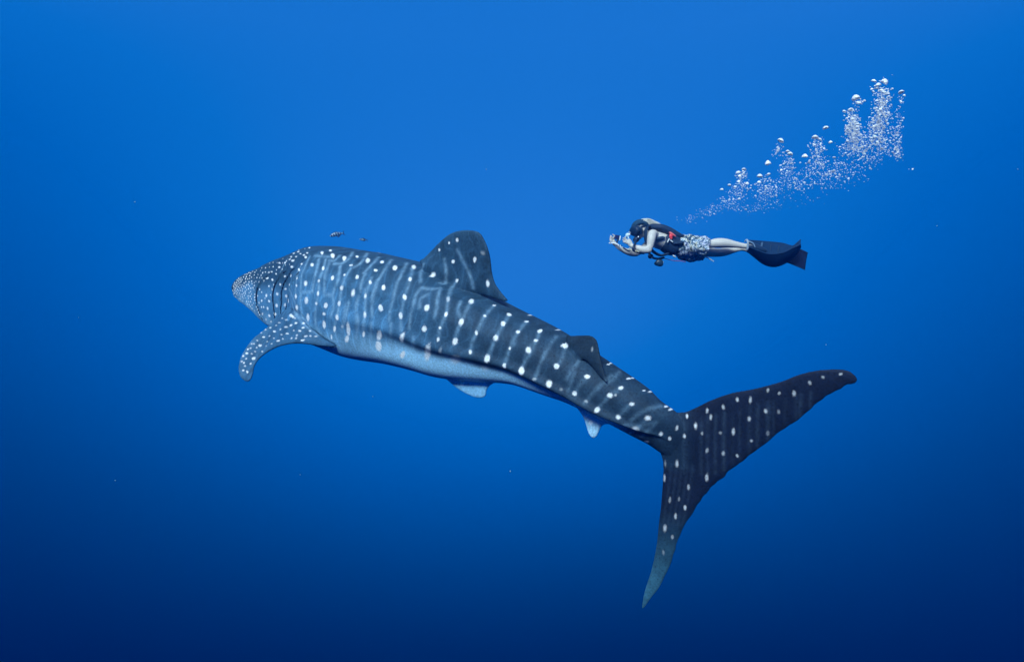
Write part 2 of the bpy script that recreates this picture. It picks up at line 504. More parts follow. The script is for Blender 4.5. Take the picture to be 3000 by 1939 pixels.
# tail fin
FLUKE = [(1966, 1222), (1976.6, 1210), (1990, 1208), (2011, 1206), (2045, 1191), (2084, 1172), (2142, 1152), (2215, 1137.7), (2288, 1118), (2337, 1098.7), (2386, 1086.5), (2434.5, 1082), (2478, 1084),
         (2498, 1094), (2511.5, 1110), (2505, 1122), (2483, 1125.5), (2454, 1142.5), (2420, 1159.6), (2386, 1186), (2351.7, 1218), (2312.7, 1245), (2269, 1276.5), (2220, 1315.5),
         (2181, 1347), (2142, 1374), (2113, 1403), (2084, 1425), (2059.5, 1454), (2035, 1493), (2006, 1537), (1986, 1581), (1972, 1625), (1955, 1673.5), (1933, 1717), (1903.6, 1756),
         (1884, 1781), (1881.7, 1766), (1891.4, 1722), (1908.5, 1668.6), (1923, 1600), (1930, 1537), (1937.7, 1469), (1942.5, 1400.7), (1943, 1355), (1935, 1320), (1930, 1260)]
A3, B3, D3 = px(1975, 1275, 5.37), px(2511, 1110, 4.62), px(1884, 1781, 5.95)
fl_n = (B3 - A3).cross(D3 - A3).normalized()
if fl_n.y > 0: fl_n = -fl_n
for q_ in (1900, 1960, 2000, 2050):
    i_ = spine_at(q_); t_ = Vector(T_[i_]); dv = fl_n.cross(t_).normalized(); dv = dv if dv.z > 0 else -dv
    print("roll for tail plane at", q_, round(math.degrees(math.atan2(dv.dot(Vector(FR[i_][5])), dv.dot(Vector(FR[i_][4])))), 1), "tilt", round(math.degrees(math.asin(abs(t_.dot(fl_n)))), 1))
FLm, FLn = plane_map(A3, fl_n)
fl_out = []
for k, p in enumerate(FLUKE):                                   # worn, slightly ragged trailing edge
    fl_out.append(p)
    if 15 <= k <= 34:
        q = FLUKE[k + 1]
        for u in (0.33, 0.66):
            w = random.uniform(-2.2, 2.2); L_ = math.hypot(q[0] - p[0], q[1] - p[1])
            fl_out.append((p[0] + (q[0] - p[0]) * u - (q[1] - p[1]) / L_ * w, p[1] + (q[1] - p[1]) * u + (q[0] - p[0]) / L_ * w))
fin_shell(shark_mb, fl_out, FLm, FLn, 0.034, [(1960, 1270), (1990, 1300), (2040, 1270)], 60, tmin=0.0075)

shark_me = voxel_solid(shark_mb, 0.0075, smooth=4)
shark_me.name = "whale_shark_body"
shark_root = empty("whale_shark", Vector(AX[NS // 2]), "huge white-spotted blue-grey whale shark swimming away below the diver", "whale shark")
shark = link_mesh("body", shark_me, None, shark_root)
bpy.context.view_layer.update()

V = get_co(shark_me).astype(np.float32)
def local_frame(P):
    """Nearest station, angle from the back (0) round the left flank (+) and radial distance."""
    idx = np.empty(len(P), int); Cn = AX.astype(np.float32)
    for k in range(0, len(P), 20000):
        q = P[k:k + 20000]
        idx[k:k + 20000] = ((q ** 2).sum(1)[:, None] - 2 * q @ Cn.T + (Cn ** 2).sum(1)[None]).argmin(1)
    w = P - Cn[idx]
    a = (w * DD[idx]).sum(1); b = (w * LL[idx]).sum(1)
    return idx, np.arctan2(b, a), np.hypot(a, b)

inv = shark.matrix_world.inverted()
shark_me.update()
from mathutils.bvhtree import BVHTree
def make_bvh():
    me = shark_me
    n = len(me.polygons)
    lv = np.empty(len(me.loops), np.int32); me.loops.foreach_get('vertex_index', lv)
    q = lv.reshape(-1, 4) if len(lv) == n * 4 else None
    polys = q.tolist() if q is not None else [tuple(p.vertices) for p in me.polygons]
    return BVHTree.FromPolygons(get_co(me).tolist(), polys)
bvh = make_bvh()
def hit(x, y):
    d = Vector(((x - CX) / F, 1.0, -(y - CY) / F)).normalized()
    h = bvh.ray_cast(Vector((0, 0, 0)), d)
    return (h[0], h[1]) if h[0] is not None else None

def hits(poly, per=6):
    out = []
    for p in spline(poly, per):
        h = hit(*p)
        if h: out.append(h)
    return out
# ---- gill slits: the hind edge of each flap stands proud of a sunken gap
def z1(x, y): return (640 + x / 3.08, 640 + y / 3.08)
def z2(x, y): return (1000 + x / 2.75, 640 + y / 2.75)
def z3(x, y): return (1500 + x / 2.853, 860 + y / 2.853)
def z4(x, y): return (1850 + x / 2.053, 1050 + y / 2.053)
def z5(x, y): return (670 + x / 5.922, 700 + y / 5.922)
GILLS = [[(735, 585), (640, 650), (560, 730), (500, 820), (470, 920), (462, 1020), (470, 1110), (500, 1210), (540, 1310), (590, 1390)],
         [(1000, 550), (920, 600), (850, 680), (800, 770), (765, 880), (752, 990), (755, 1100), (775, 1230), (800, 1370)],
         [(1145, 515), (1090, 560), (1040, 640), (985, 730), (935, 830), (915, 960), (910, 1100), (905, 1220), (905, 1300)],
         [(1215, 570), (1160, 640), (1100, 740), (1060, 850), (1030, 960), (1010, 1080), (995, 1220)]]
GW = [1.0, 0.8, 0.28, 0.6]
slit_lines = []
for g in GILLS:
    slit_lines.append([h for h in hits([z5(*p) for p in g], 5)])
Vn = np.empty(len(V) * 3, np.float32); shark_me.vertices.foreach_get('normal', Vn); Vn = Vn.reshape(-1, 3)
disp = np.zeros(len(V), np.float32)
order = np.argsort(V[:, 0]); Vx = V[order, 0]
def near(c, r):
    a, b = np.searchsorted(Vx, [c[0] - r, c[0] + r])
    s = order[a:b]
    if len(s) == 0: return s
    dd = np.abs(V[s, 1] - c[1]) < r; s = s[dd]
    return s[np.abs(V[s, 2] - c[2]) < r]
for ln, gw in zip(slit_lines, GW):
    P = np.array([h[0] for h in ln]); m = len(P)
    s = np.unique(np.concatenate([near(p, 0.12) for p in P]))
    D2 = ((V[s][:, None, :] - P[None]) ** 2).sum(2); k = D2.argmin(1)
    idx, ph, r = local_frame(V[s]); tt = T_[idx]
    sd = ((V[s] - P[k]) * tt).sum(1)                              # + = behind the slit
    ends = np.sin(np.pi * np.clip((k + 0.6) / m, 0, 1)) ** 0.5
    dd = np.where(sd < 0.004, 0.014 * np.exp(-np.abs(sd - 0.004) / 0.035), -0.022 * np.exp(-(sd - 0.004) / 0.028)) * gw * ends
    lat = np.sqrt(np.maximum(D2.min(1) - sd ** 2, 0))
    dd *= np.exp(-(lat / 0.05) ** 2)
    disp[s] += dd
V = V + Vn * disp[:, None]
shark_me.vertices.foreach_set('co', V.ravel()); shark_me.update()
bvh = make_bvh()
order = np.argsort(V[:, 0]); Vx = V[order, 0]

def in_poly(q, P):
    c = False
    for a, b in zip(P, P[1:] + P[:1]):
        if (a[1] > q[1]) != (b[1] > q[1]) and q[0] < (b[0] - a[0]) * (q[1] - a[1]) / (b[1] - a[1]) + a[0]: c = not c
    return c
# ---- skin
idx, phi, rad = local_frame(V)
aphi = np.abs(phi)
secr = RAD[idx, (np.round((phi % (2 * np.pi)) / (2 * np.pi) * NP).astype(int)) % NP]
out = rad - secr
N3 = lambda P, s, o=0: (np.sin(P[:, 0] * s + o) * np.sin(P[:, 1] * s * 1.13 + 1.7 + o) * np.sin(P[:, 2] * s * 0.91 + 0.6 + o)
                        + 0.5 * np.sin(P[:, 0] * s * 2.1 + 2 + o) * np.sin(P[:, 1] * s * 1.9 + 0.7) * np.sin(P[:, 2] * s * 2.3 + 2.2 + o))
nz = N3(V, 9.0)
uu = S_[idx, 0]
sh_ = math.radians(36) * (1 - sstep(840, 990, uu)) + math.radians(8) * (1 - sstep(1000, 1250, uu))
hi_p = np.radians(138 - 24 * sstep(1100, 1350, uu))
pale = np.clip((aphi - sh_ + 0.05 * nz - math.radians(97)) / (hi_p - math.radians(97)), 0, 1); pale = pale * pale * (3 - 2 * pale)
fl = np.abs((V - np.array(A3)) @ np.array(fl_n)) < 0.055
xp = V[:, 0] / V[:, 1] * F + CX; yp = -V[:, 2] / V[:, 1] * F + CY
flm = np.maximum(sstep(1930, 2060, xp), (sstep(1345, 1390, yp) * (uu > 1850) * fl))
is_fluke = (flm > 0.02) & (uu > 1850)
is_pec = np.zeros(len(V), bool)
cand = np.where((xp > 685) & (xp < 995) & (yp > 900) & (yp < 1125) & (V[:, 1] < 9))[0]
pol_ = [tuple(p) for p in spline(PECT, 3, closed=True)]
for i_ in cand:
    if -0.30 < V[i_, 1] - pec_map(float(xp[i_]), float(yp[i_])).y < 0.11 and any(in_poly((xp[i_] + ox, yp[i_] + oy), pol_) for ox, oy in ((0, 0), (4, -3), (-4, 3), (3, 4))): is_pec[i_] = True
pale = pale * (1 - sstep(1820, 1920, uu)); pale = np.where(is_fluke | is_pec, 0.0, pale)
back = sstep(1150, 1750, uu)
skin_f = np.array([0.026, 0.074, 0.132]); skin_r = np.array([0.022, 0.051, 0.086]); belly = np.array([0.36, 0.70, 0.97])
# front flank runs lighter than the back
flank = sstep(math.radians(25), math.radians(95), aphi) * (1 - sstep(1000, 1500, uu))
base = skin_f[None] * (1 - back[:, None]) + skin_r[None] * back[:, None]
base = base * (1 + 2.0 * flank[:, None])
base = np.where(((uu > 1640) & (uu < 1800) & (out > 0.03) & (aphi < 1.2))[:, None], base * 0.6, base)  # second dorsal painted darker to stand in for its shade
base = base + (np.array([0.011, 0.018, 0.038]) - base) * (flm * is_fluke)[:, None]  # tail fin's shaded side put into the colour as dark navy
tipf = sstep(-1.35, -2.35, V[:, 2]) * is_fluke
base = base * (1 - tipf[:, None]) + np.array([0.05, 0.17, 0.25]) * tipf[:, None]  # lower lobe tip painted paler, as if light shone through it
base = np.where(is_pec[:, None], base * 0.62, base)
base = base * (1 + 0.16 * N3(V, 23.0)[:, None] + 0.10 * nz[:, None])
lowfin = (pale > 0.5) & (out > 0.03)
belly = np.where((lowfin & (uu > 1600))[:, None], np.array([0.36, 0.62, 0.82]), belly[None])
belly = np.where((lowfin & (uu < 1550))[:, None], np.array([0.17, 0.38, 0.58]), belly)
base = base * (1 - pale[:, None]) + belly * pale[:, None]
arc = np.r_[0, np.cumsum(np.linalg.norm(np.diff(AX, axis=0), axis=1))][idx] + ((V - AX[idx]) * T_[idx]).sum(1)
fine = np.exp(-(np.sin(arc * 30 + 1.6 * np.sin(phi * 4.3 + 2 * nz) + 1.2 * nz) / 0.30) ** 2)
base = base * (1 + 0.38 * fine * (1 - pale) * sstep(850, 960, uu) * (1 - sstep(1300, 1900, uu)) * ~is_pec)[:, None]
bands = np.sin(arc * 31 + 2.2 * nz + 1.5 * np.sin(phi * 3.1)) * np.sin(arc * 13.7 + 1.3 + 1.2 * np.sin(phi * 2.3 + 1)) 
base = base * (1 + 0.16 * bands * (1 - pale) * (uu > 850) * (uu < 1930))[:, None]
white = np.zeros(len(V), np.float32); line = np.zeros(len(V), np.float32)

def paint_spot(c, nrm, va, vb, amt=1.0, soft=0.28):
    r = max(va.length, vb.length) * 1.5 + 0.012
    s = near(c, min(r, 0.4))
    if len(s) == 0: return
    w = V[s] - np.array(c)
    nrm = np.array(nrm)
    Mx = np.array([list(va), list(vb), list(nrm * 0.06)]).T
    try: q = np.linalg.solve(Mx, w.T).T
    except Exception: return
    d = np.sqrt((q ** 2).sum(1)) * (1 + 0.16 * N3(V[s], 260.0) + 0.10 * N3(V[s], 90.0))
    white[s] = np.maximum(white[s], amt * (1 - sstep(1 - soft, 1 + soft, d)))

def mirror_hit(c):
    q = np.array([c], np.float32); i, ph, r = local_frame(q); i = i[0]
    w = q[0] - AX[i]; w2 = w - 2 * np.dot(w, LL[i]) * LL[i]
    h = bvh.find_nearest(Vector(AX[i] + w2))
    return i, h
def spot(x, y, rx, ry, amt=1.0, mirror=True, soft=0.28, grow=1.0):
    h = hit(x, y)
    if not h: return
    c, nrm = h
    ray = c.normalized()
    if abs(nrm.dot(ray)) < 0.12: return
    def on(xx, yy):
        d = Vector(((xx - CX) / F, 1.0, -(yy - CY) / F)); return d * (c.dot(nrm) / d.dot(nrm)) - c
    grow *= random.uniform(0.88, 1.12); amt *= random.uniform(0.82, 1.0); soft *= random.uniform(0.7, 1.6)
    va, vb = on(x + rx * grow, y + ry * random.uniform(-.15, .15)), on(x + rx * random.uniform(-.2, .2), y + ry * grow)
    for v in (va, vb):
        if v.length > 0.16: v.length = 0.16
        if v.length < 0.0092: v.length = 0.0092
    paint_spot(c, nrm, va, vb, amt, soft)
    if mirror and abs(nrm.dot(ray)) > 0.3:
        i, hh = mirror_hit(c)
        if hh[0] is not None and (hh[0] - c).length > 0.12 and hh[1].dot(hh[0].normalized()) > 0.05:
            Lm = Vector(LL[i])
            paint_spot(hh[0], hh[1], va - Lm * 2 * va.dot(Lm), vb - Lm * 2 * vb.dot(Lm), amt, soft)

def stripe(poly, amt=1.0, sig=0.0105, mirror=True):
    H = hits(poly, 10)
    Pm = []
    if mirror:
        for c, nrm in H:
            i, hh = mirror_hit(c)
            if hh[0] is not None and (hh[0] - c).length > 0.12 and hh[1].dot(hh[0].normalized()) > 0.05: Pm.append(hh[0])
    for P in ([h[0] for h in H], Pm):
        n = len(P)
        for a, b in zip(P[:-1], P[1:]):
            L = (b - a).length
            if L > 0.25: continue
            s = near((a + b) / 2, L / 2 + sig * 3)
            if len(s) == 0: continue
            e = np.array(b - a); w = V[s] - np.array(a)
            t = np.clip((w @ e) / max(float(e @ e), 1e-9), 0, 1)
            d = np.sqrt(((w - t[:, None] * e) ** 2).sum(1))
            g = np.exp(-(d / sig) ** 2) * amt * (0.8 + 0.35 * N3(V[s], 45.0))
            line[s] = np.maximum(line[s], g)

Z1S = [(845,418,14,16),(787,587,14,22),(793,740,14,26),(808,892,12,34),(706,803,10,20),(697,702,9,18),(703,605,8,12),(708,540,8,10),(600,522,8,9),(653,518,10,11),(663,437,12,9),
 (670,381,14,9),(787,350,12,12),(935,306,13,12),(1030,332,14,20),(1020,1070,8,22),(945,450,11,18),(1029,535,14,23),(905,563,10,16),(898,676,9,20),(883,767,9,12),(968,785,16,26),
 (953,862,12,12),(954,957,15,38),(1048,995,10,24),(1089,767,11,20),(1070,893,12,22),(1111,626,13,19),(860,290,12,10),(800,310,10,7),(1010,290,12,9),(750,410,9,8),(725,460,8,9),
 (557,595,9,12),(530,681,10,13),(525,786,10,13),(457,746,11,12),(432,695,9,14),(443,811,8,14),(458,876,9,11),(398,861,7,13),(390,742,7,12),(407,800,5,8),(388,800,5,8),(605,636,12,9),
 (612,700,9,13),(601,779,9,14),(640,598,9,10),(631,745,6,16),(514,863,7,13),(487,553,8,9),(548,440,10,7),(520,500,8,7),(483,643,6,7),(500,600,5,6),(456,610,6,7),(412,564,7,8),
 (440,540,6,7),(550,402,10,6),(474,931,8,10),(428,911,6,8),(372,640,5,7),(390,665,5,7),(352,700,4,6),(366,760,4,8),(420,720,4,6),(470,690,4,7),(770,330,9,6),(740,318,9,5),(700,345,9,5),
 (655,345,9,5),(640,370,8,5),(600,400,8,5),(680,315,9,5),(720,300,9,5),(770,272,10,5),(820,265,9,5)]
PECS = [(652,874,13,13),(700,944,13,8),(606,978,14,7),(654,963,14,7),(549,940,14,6),(505,1019,14,7),(409,1069,14,8),(376,1146,14,10),(257,1216,12,10),(317,1262,16,13),(230,1302,10,10),
 (262,1385,8,11),(224,1370,7,7),(538,1103,16,8),(621,1038,15,7),(732,1013,14,8),(760,1098,18,8),(787,1062,14,6),(707,1053,10,6),(880,1063,14,6),(763,985,14,7),(770,943,12,8),
 (613,914,12,5),(569,1048,10,5),(460,1060,8,5),(425,1003,10,5),(575,900,8,5),(690,900,8,5),(825,1015,12,5),(440,1110,8,5),(500,1080,8,5),(350,1100,8,5),(300,1130,7,6),(330,1200,8,6),
 (290,1170,6,6),(395,1200,8,7),(430,1150,8,5),(580,1085,9,4),(660,1080,9,4),(250,1265,6,7),(240,1330,6,6),(290,1310,6,8),(470,985,9,5),(520,965,9,5),(560,1000,8,4),(680,1010,8,4),
 (300,1220,6,6),(345,1165,7,5),(830,1060,9,4),(700,1080,9,4),(480,1130,8,4),(265,1180,6,7),(225,1240,5,8),(210,1290,5,8),(320,1130,7,5),(385,1030,8,5)]
Z2S = [(741,456,19,20),(789,254,7,12),(868,198,6,10),(933,174,9,14),(1075,332,11,20),(901,348,11,14),(931,500,10,11),(1180,523,12,24),(1047,668,19,19),(689,719,19,24),(668,888,20,27),
 (510,633,14,20),(478,782,14,26),(485,965,18,36),(494,1097,18,26),(697,1080,20,46),(340,557,16,21),(316,719,18,28),(432,398,18,18),(328,351,13,10),(277,417,14,10),(213,340,15,16),
 (127,308,12,9),(128,472,14,18),(95,600,13,24),(194,624,11,20),(233,514,11,15),(190,773,10,22),(180,932,10,24),(307,940,20,40),(300,1030,20,36),(57,890,12,48),(45,970,14,24),(584,390,14,14),
 (554,488,13,16),(843,772,12,18),(795,880,11,12),(780,975,12,18),(916,990,22,28),(966,833,20,25),(1088,923,11,17),(1156,784,10,10),(1232,700,12,5),(1039,1075,13,20),(1174,1128,20,28),
 (1305,846,18,18),(1352,774,18,13),(1245,962,20,24),(1357,1046,9,13),(1423,914,12,9),(1494,830,13,6),(1312,1187,13,19),(1451,1227,18,28),(1566,982,12,9),(1597,908,17,14),(975,1320,18,24),
 (78,377,14,6),(25,316,14,15),(25,455,9,9)]
Z2F = [(920,1135,36,26,.6),(860,650,12,18,.5),(1155,1205,24,20,.35),(1140,280,14,14,.3),(795,1070,10,18,.35),(8,870,10,12,.4)]
Z3S = [(122,233,16,6),(233,313,20,16),(50,320,17,12),(198,391,15,11),(137,472,20,24),(78,645,20,30),(446,432,19,20),(372,606,24,24),(310,754,22,27),(524,833,20,22),(628,693,24,16),
 (711,972,24,26),(818,850,24,20),(910,787,20,14),(888,1032,20,19),(1001,922,22,15),(1134,1040,24,18),(976,709,18,7),(1010,705,16,6),(805,592,14,6),(1103,810,12,4),(1158,818,16,5),
 (1290,942,16,8),(1333,963,20,8),(1246,1170,14,15),(1317,1210,12,16),(1378,1122,8,18),(1441,1189,8,17),(1120,1238,18,9),(1463,1025,6,16),(1535,1105,9,18),(1380,1420,10,28),(390,302,30,4),
 (155,180,25,4),(830,580,14,4)]
Z3F = [(1030,1130,25,16,.5),(185,715,14,10,.45),(620,900,14,8,.45),(658,1076,16,20,.8),(670,465,8,20,.35),(410,800,14,12,.25),(985,1165,14,7,.5),(865,848,6,6,.5)]
Z4S = [(455,552,9,15),(453,716,9,22),(552,570,8,12),(636,585,7,12),(613,440,9,20),(708,363,9,16),(807,317,10,12),(721,495,6,9),(978,209,9,14),(889,209,8,10),(1072,146,10,12),(1152,113,9,8),
 (1259,93,11,6),(715,250,7,16),(637,248,7,12),(552,292,7,14),(455,314,6,14),(477,352,7,14),(386,404,8,16),(319,465,7,11),(343,773,7,18),(322,896,6,16),(265,947,7,18),(231,850,7,18),
 (201,1019,8,18),(246,1072,5,12),(198,718,6,20),(273,630,9,20)]
Z4F = [(821,190,5,12,.5),(820,450,8,14,.3),(885,320,8,12,.3),(535,447,5,9,.4),(425,450,4,9,.4),(286,844,5,12,.35),(192,1165,4,12,.35),(334,346,4,9,.4),(204,630,4,16,.4),(240,1290,3,12,.25)]
for x, y, a, b in Z1S: spot(*z1(x, y), a / 3.08, b / 3.08)
for x, y, a, b in PECS: spot(*z1(x, y), a / 3.08, b / 3.08, amt=0.95 if b > 6 else 0.7, mirror=False, grow=0.95)
for x, y, a, b in Z2S: spot(*z2(x, y), a / 2.75, b / 2.75)
for x, y, a, b, c in Z2F: spot(*z2(x, y), a / 2.75, b / 2.75, amt=c, soft=0.5)
for x, y, a, b in Z3S: spot(*z3(x, y), a / 2.853, b / 2.853)
for x, y, a, b, c in Z3F: spot(*z3(x, y), a / 2.853, b / 2.853, amt=c, soft=0.5)
for x, y, a, b in Z4S: spot(*z4(x, y), a / 2.053, b / 2.053, mirror=False, amt=random.uniform(0.45, 0.85), soft=0.4, grow=random.uniform(0.85, 1.1))
for x, y, a, b, c in Z4F: spot(*z4(x, y), a / 2.053, b / 2.053, amt=c, mirror=False, soft=0.5)
# close-set small spots over the head, in front of the first slit and over the nape
HEADPOLY = [(60, 900), (90, 760), (200, 650), (340, 590), (460, 530), (640, 430), (830, 370), (1000, 270), (1180, 180), (1340, 150), (1350, 200), (1180, 320), (1050, 480), (880, 560), (700, 590),
            (620, 650), (540, 740), (480, 850), (455, 960), (455, 1060), (470, 1140), (500, 1220), (560, 1350), (470, 1270), (330, 1140), (160, 1040), (70, 970)]
hp = []
tries = 0
while tries < 9000:
    tries += 1
    q = (random.uniform(50, 1350), random.uniform(150, 1400))
    if not in_poly(q, HEADPOLY): continue
    fore = 0.55 + 0.45 * min(1, max(0, (q[0] - 60) / 500))             # the head turns away: spots crowd towards the snout
    gap = 45 * fore * (1.0 + 0.45 * (q[0] > 600))
    if all(((q[0] - p[0]) * 1.15) ** 2 + ((q[1] - p[1]) * 0.95) ** 2 > gap ** 2 for p in hp): hp.append(q)
for x, y in hp:
    f = 0.6 + 0.4 * min(1, max(0, (x - 60) / 400)); big = random.random()
    k = 9.0 if big > 0.6 else 6.5
    slim = 1.0 if y > 800 else 0.7
    spot(*z5(x, y), k * f / 5.922, k * 1.25 * f * slim / 5.922, amt=1.0 if big > 0.35 else 0.75)
# pale lines
Z1L = [[(760,405),(722,470),(703,560),(697,650),(697,720)],[(905,372),(890,450),(862,560),(848,655)],[(848,662),(790,665),(742,662)],[(742,662),(748,520),(775,450),(820,350)],
 [(742,668),(742,800),(765,900),(830,990),(900,1050)],[(650,680),(660,760),(700,860),(770,945),(850,1020)],[(968,372),(945,450),(912,560),(900,680),(880,790),(872,880),(885,980),(930,1050)],
 [(1002,400),(965,500),(955,600),(955,690)],[(955,690),(1030,692)],[(1030,692),(1040,790),(1010,890)],[(1098,430),(1080,550),(1045,640),(1030,692)],[(1195,450),(1140,540),(1112,630),(1092,765),(1070,890),(1045,990),(1075,1095)],
 [(1265,700),(1240,800),(1258,900),(1255,1000),(1240,1080)],[(1435,555),(1405,640),(1382,740),(1388,850)],[(1175,760),(1150,880),(1120,990)],[(1325,640),(1325,760),(1322,870),(1305,960),(1310,1090),(1350,1200)],
 [(1325,500),(1292,580),(1282,660)],[(1215,300),(1170,370),(1110,405),(1040,410)],[(1345,310),(1285,400),(1220,440)],[(1445,350),(1372,430),(1312,490)],[(870,335),(960,345),(1030,345)],
 [(980,1060),(1010,1095),(1040,1100)],[(560,480),(600,400),(620,370)],[(640,640),(690,760),(715,830)],[(1100,330),(1045,380),(1000,375)]]
Z2L = [[(530,355),(480,460),(442,540),(420,640),(393,740),(385,820)],[(662,370),(640,440),(638,510)],[(800,562),(720,568),(645,560)],[(645,560),(600,620),(580,700),(557,780),(548,880)],[(798,565),(775,640),(768,720),(750,800)],
 [(572,400),(555,490),(512,630),(480,780),(482,900)],[(405,330),(332,440),(292,510),(266,600),(248,700),(248,790)],[(242,480),(202,610),(190,770),(180,930),(200,1060)],[(925,510),(882,570),(860,650),(843,770),(798,880),(780,975)],
 [(935,255),(990,360),(1038,460),(1062,560)],[(832,330),(845,440),(838,520),(795,520)],[(1232,702),(1155,785),(1088,920),(1055,1000),(1040,1080)],[(1492,832),(1425,912),(1358,1045),(1335,1110),(1312,1187)],
 [(1595,925),(1540,1050),(1480,1150),(1450,1220)],[(1650,1070),(1600,1180),(1562,1290)],[(132,640),(120,740),(125,900)],[(1355,780),(1308,846),(1245,962),(1205,1060),(1176,1120)],[(1042,672),(1000,760),(965,835),(930,920),(916,985)],
 [(400,850),(395,960),(402,1080)],[(580,960),(582,1050),(622,1135)],[(242,840),(235,1000)],[(35,690),(20,800),(5,900)],[(960,670),(940,740),(960,800)],[(700,610),(640,650),(630,720)]]
Z3L = [[(125,240),(50,322),(12,430)],[(235,320),(192,400),(135,475),(80,640)],[(372,350),(312,440),(245,560),(195,700)],[(560,560),(500,640),(455,720)],[(628,700),(575,750),(526,830)],[(835,685),(742,765),(672,835),(605,915)],
 [(900,650),(840,720),(790,745)],[(910,790),(818,852),(765,910),(712,970)],[(1001,925),(940,975),(890,1030)],[(1245,940),(1150,960),(1065,1000),(1000,1055)],[(930,1105),(1060,1100),(1200,1080)],[(1134,1045),(1060,1110),(990,1165)],
 [(446,440),(420,540),(375,600)],[(520,660),(470,800)],[(1180,1100),(1080,1200)]]
for s in Z1L: stripe([z1(*p) for p in s], 0.85, 0.017)
for s in Z2L: stripe([z2(*p) for p in s], 0.70, 0.018)
for s in Z3L: stripe([z3(*p) for p in s], 0.48, 0.018)
# faint ray-like lines down the tail fin
for k in range(16):
    x = 300 + k * 52 + random.uniform(-20, 20)
    ys = 330 - 0.24 * (x - 300); ye = min(760, 900 - 0.62 * (x - 300))
    stripe([z4(x, ys + 60), z4(x - 4, (ys + ye) / 2), z4(x - 2, ye - 70)], 0.04 + 0.12 * random.random(), 0.010 + 0.008 * random.random(), mirror=False)
for k in range(5):
    x = 210 + k * 32
    stripe([z4(x + 30, 640), z4(x + 10, 800), z4(x - 20 - k * 3, 1000)], 0.10, 0.012, mirror=False)

line *= (1 - 0.6 * pale)
base = base + (np.array([0.27, 0.47, 0.66]) - base) * (np.clip(line, 0, 1) * (0.68 - 0.22 * back))[:, None]
base = base + (np.array([0.92, 0.95, 0.97]) - base) * np.clip(white, 0, 1)[:, None]
# dark freckles, denser towards the tail
N4 = N3(V, 190.0, 3.1); N5 = N3(V, 120.0, 1.1)
fre = sstep(0.62, 0.95, np.maximum(N4, N5)) * (0.25 + 0.55 * back) * (1 - np.clip(white, 0, 1)) * (1 - 0.6 * pale)
base = base * (1 - 0.6 * fre[:, None])
base = np.clip(base, 0.004, 0.95)
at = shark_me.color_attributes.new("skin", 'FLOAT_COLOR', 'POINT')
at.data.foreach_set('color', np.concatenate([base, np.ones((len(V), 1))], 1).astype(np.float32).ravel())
ms = bpy.data.materials.new("shark_skin"); ms.use_nodes = True
nt = ms.node_tree; b = nt.nodes["Principled BSDF"]
ac = nt.nodes.new("ShaderNodeAttribute"); ac.attribute_name = "skin"
tc = nt.nodes.new("ShaderNodeTexCoord")
n1 = nt.nodes.new("ShaderNodeTexNoise"); n1.inputs["Scale"].default_value = 55; n1.inputs["Detail"].default_value = 5; n1.inputs["Roughness"].default_value = 0.65
nt.links.new(tc.outputs["Object"], n1.inputs["Vector"])
mr = nt.nodes.new("ShaderNodeMapRange"); mr.inputs[1].default_value = 0.3; mr.inputs[2].default_value = 0.7; mr.inputs[3].default_value = 0.72; mr.inputs[4].default_value = 1.22
nt.links.new(n1.outputs[0], mr.inputs[0])
mul = nt.nodes.new("ShaderNodeVectorMath"); mul.operation = 'SCALE'
nt.links.new(ac.outputs["Color"], mul.inputs[0]); nt.links.new(mr.outputs[0], mul.inputs["Scale"])
nt.links.new(mul.outputs[0], b.inputs["Base Color"])
b.inputs["Roughness"].default_value = 0.6
b.inputs["Specular IOR Level"].default_value = 0.12
n2 = nt.nodes.new("ShaderNodeTexNoise"); n2.inputs["Scale"].default_value = 90; n2.inputs["Detail"].default_value = 3
nt.links.new(tc.outputs["Object"], n2.inputs["Vector"])
bp = nt.nodes.new("ShaderNodeBump"); bp.inputs["Strength"].default_value = 0.25; bp.inputs["Distance"].default_value = 0.01
nt.links.new(n2.outputs[0], bp.inputs["Height"]); nt.links.new(bp.outputs[0], b.inputs["Normal"])
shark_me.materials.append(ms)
# slits: dark surface strips, tissue colour with the gap's shade painted in
M_gill = mat("gill_tissue_and_shade", (0.016, 0.035, 0.07), 0.8, 0.1)
WID = [0.026, 0.022, 0.009, 0.014]
for k, (ln, w) in enumerate(zip(slit_lines, WID)):
    m = MB(); n = len(ln); rows = []
    for j, (p, nrm) in enumerate(ln):
        t = (ln[min(j + 1, n - 1)][0] - ln[max(j - 1, 0)][0]).normalized()
        h = bvh.find_nearest(p); c = h[0]; nrm = h[1]
        s = nrm.cross(t).normalized()
        i_, _, _ = local_frame(np.array([c], np.float32))
        if s.dot(Vector(T_[i_[0]])) < 0: s = -s
        u = j / (n - 1)
        ww = w * (0.15 + math.sin(math.pi * (0.12 + 0.80 * u)) ** 1.2 * (1.25 if u < 0.55 else 0.85))
        q = bvh.find_nearest(c + s * ww)
        rows.append((c - s * 0.002 + nrm * 0.006, c + s * ww * 0.5 + nrm * 0.010, q[0] + q[1] * 0.005, c + s * ww * 0.5 - nrm * 0.01))
    m.rings([list(r) for r in rows])
    m.obj("gill_slit", M_gill, shark_root)

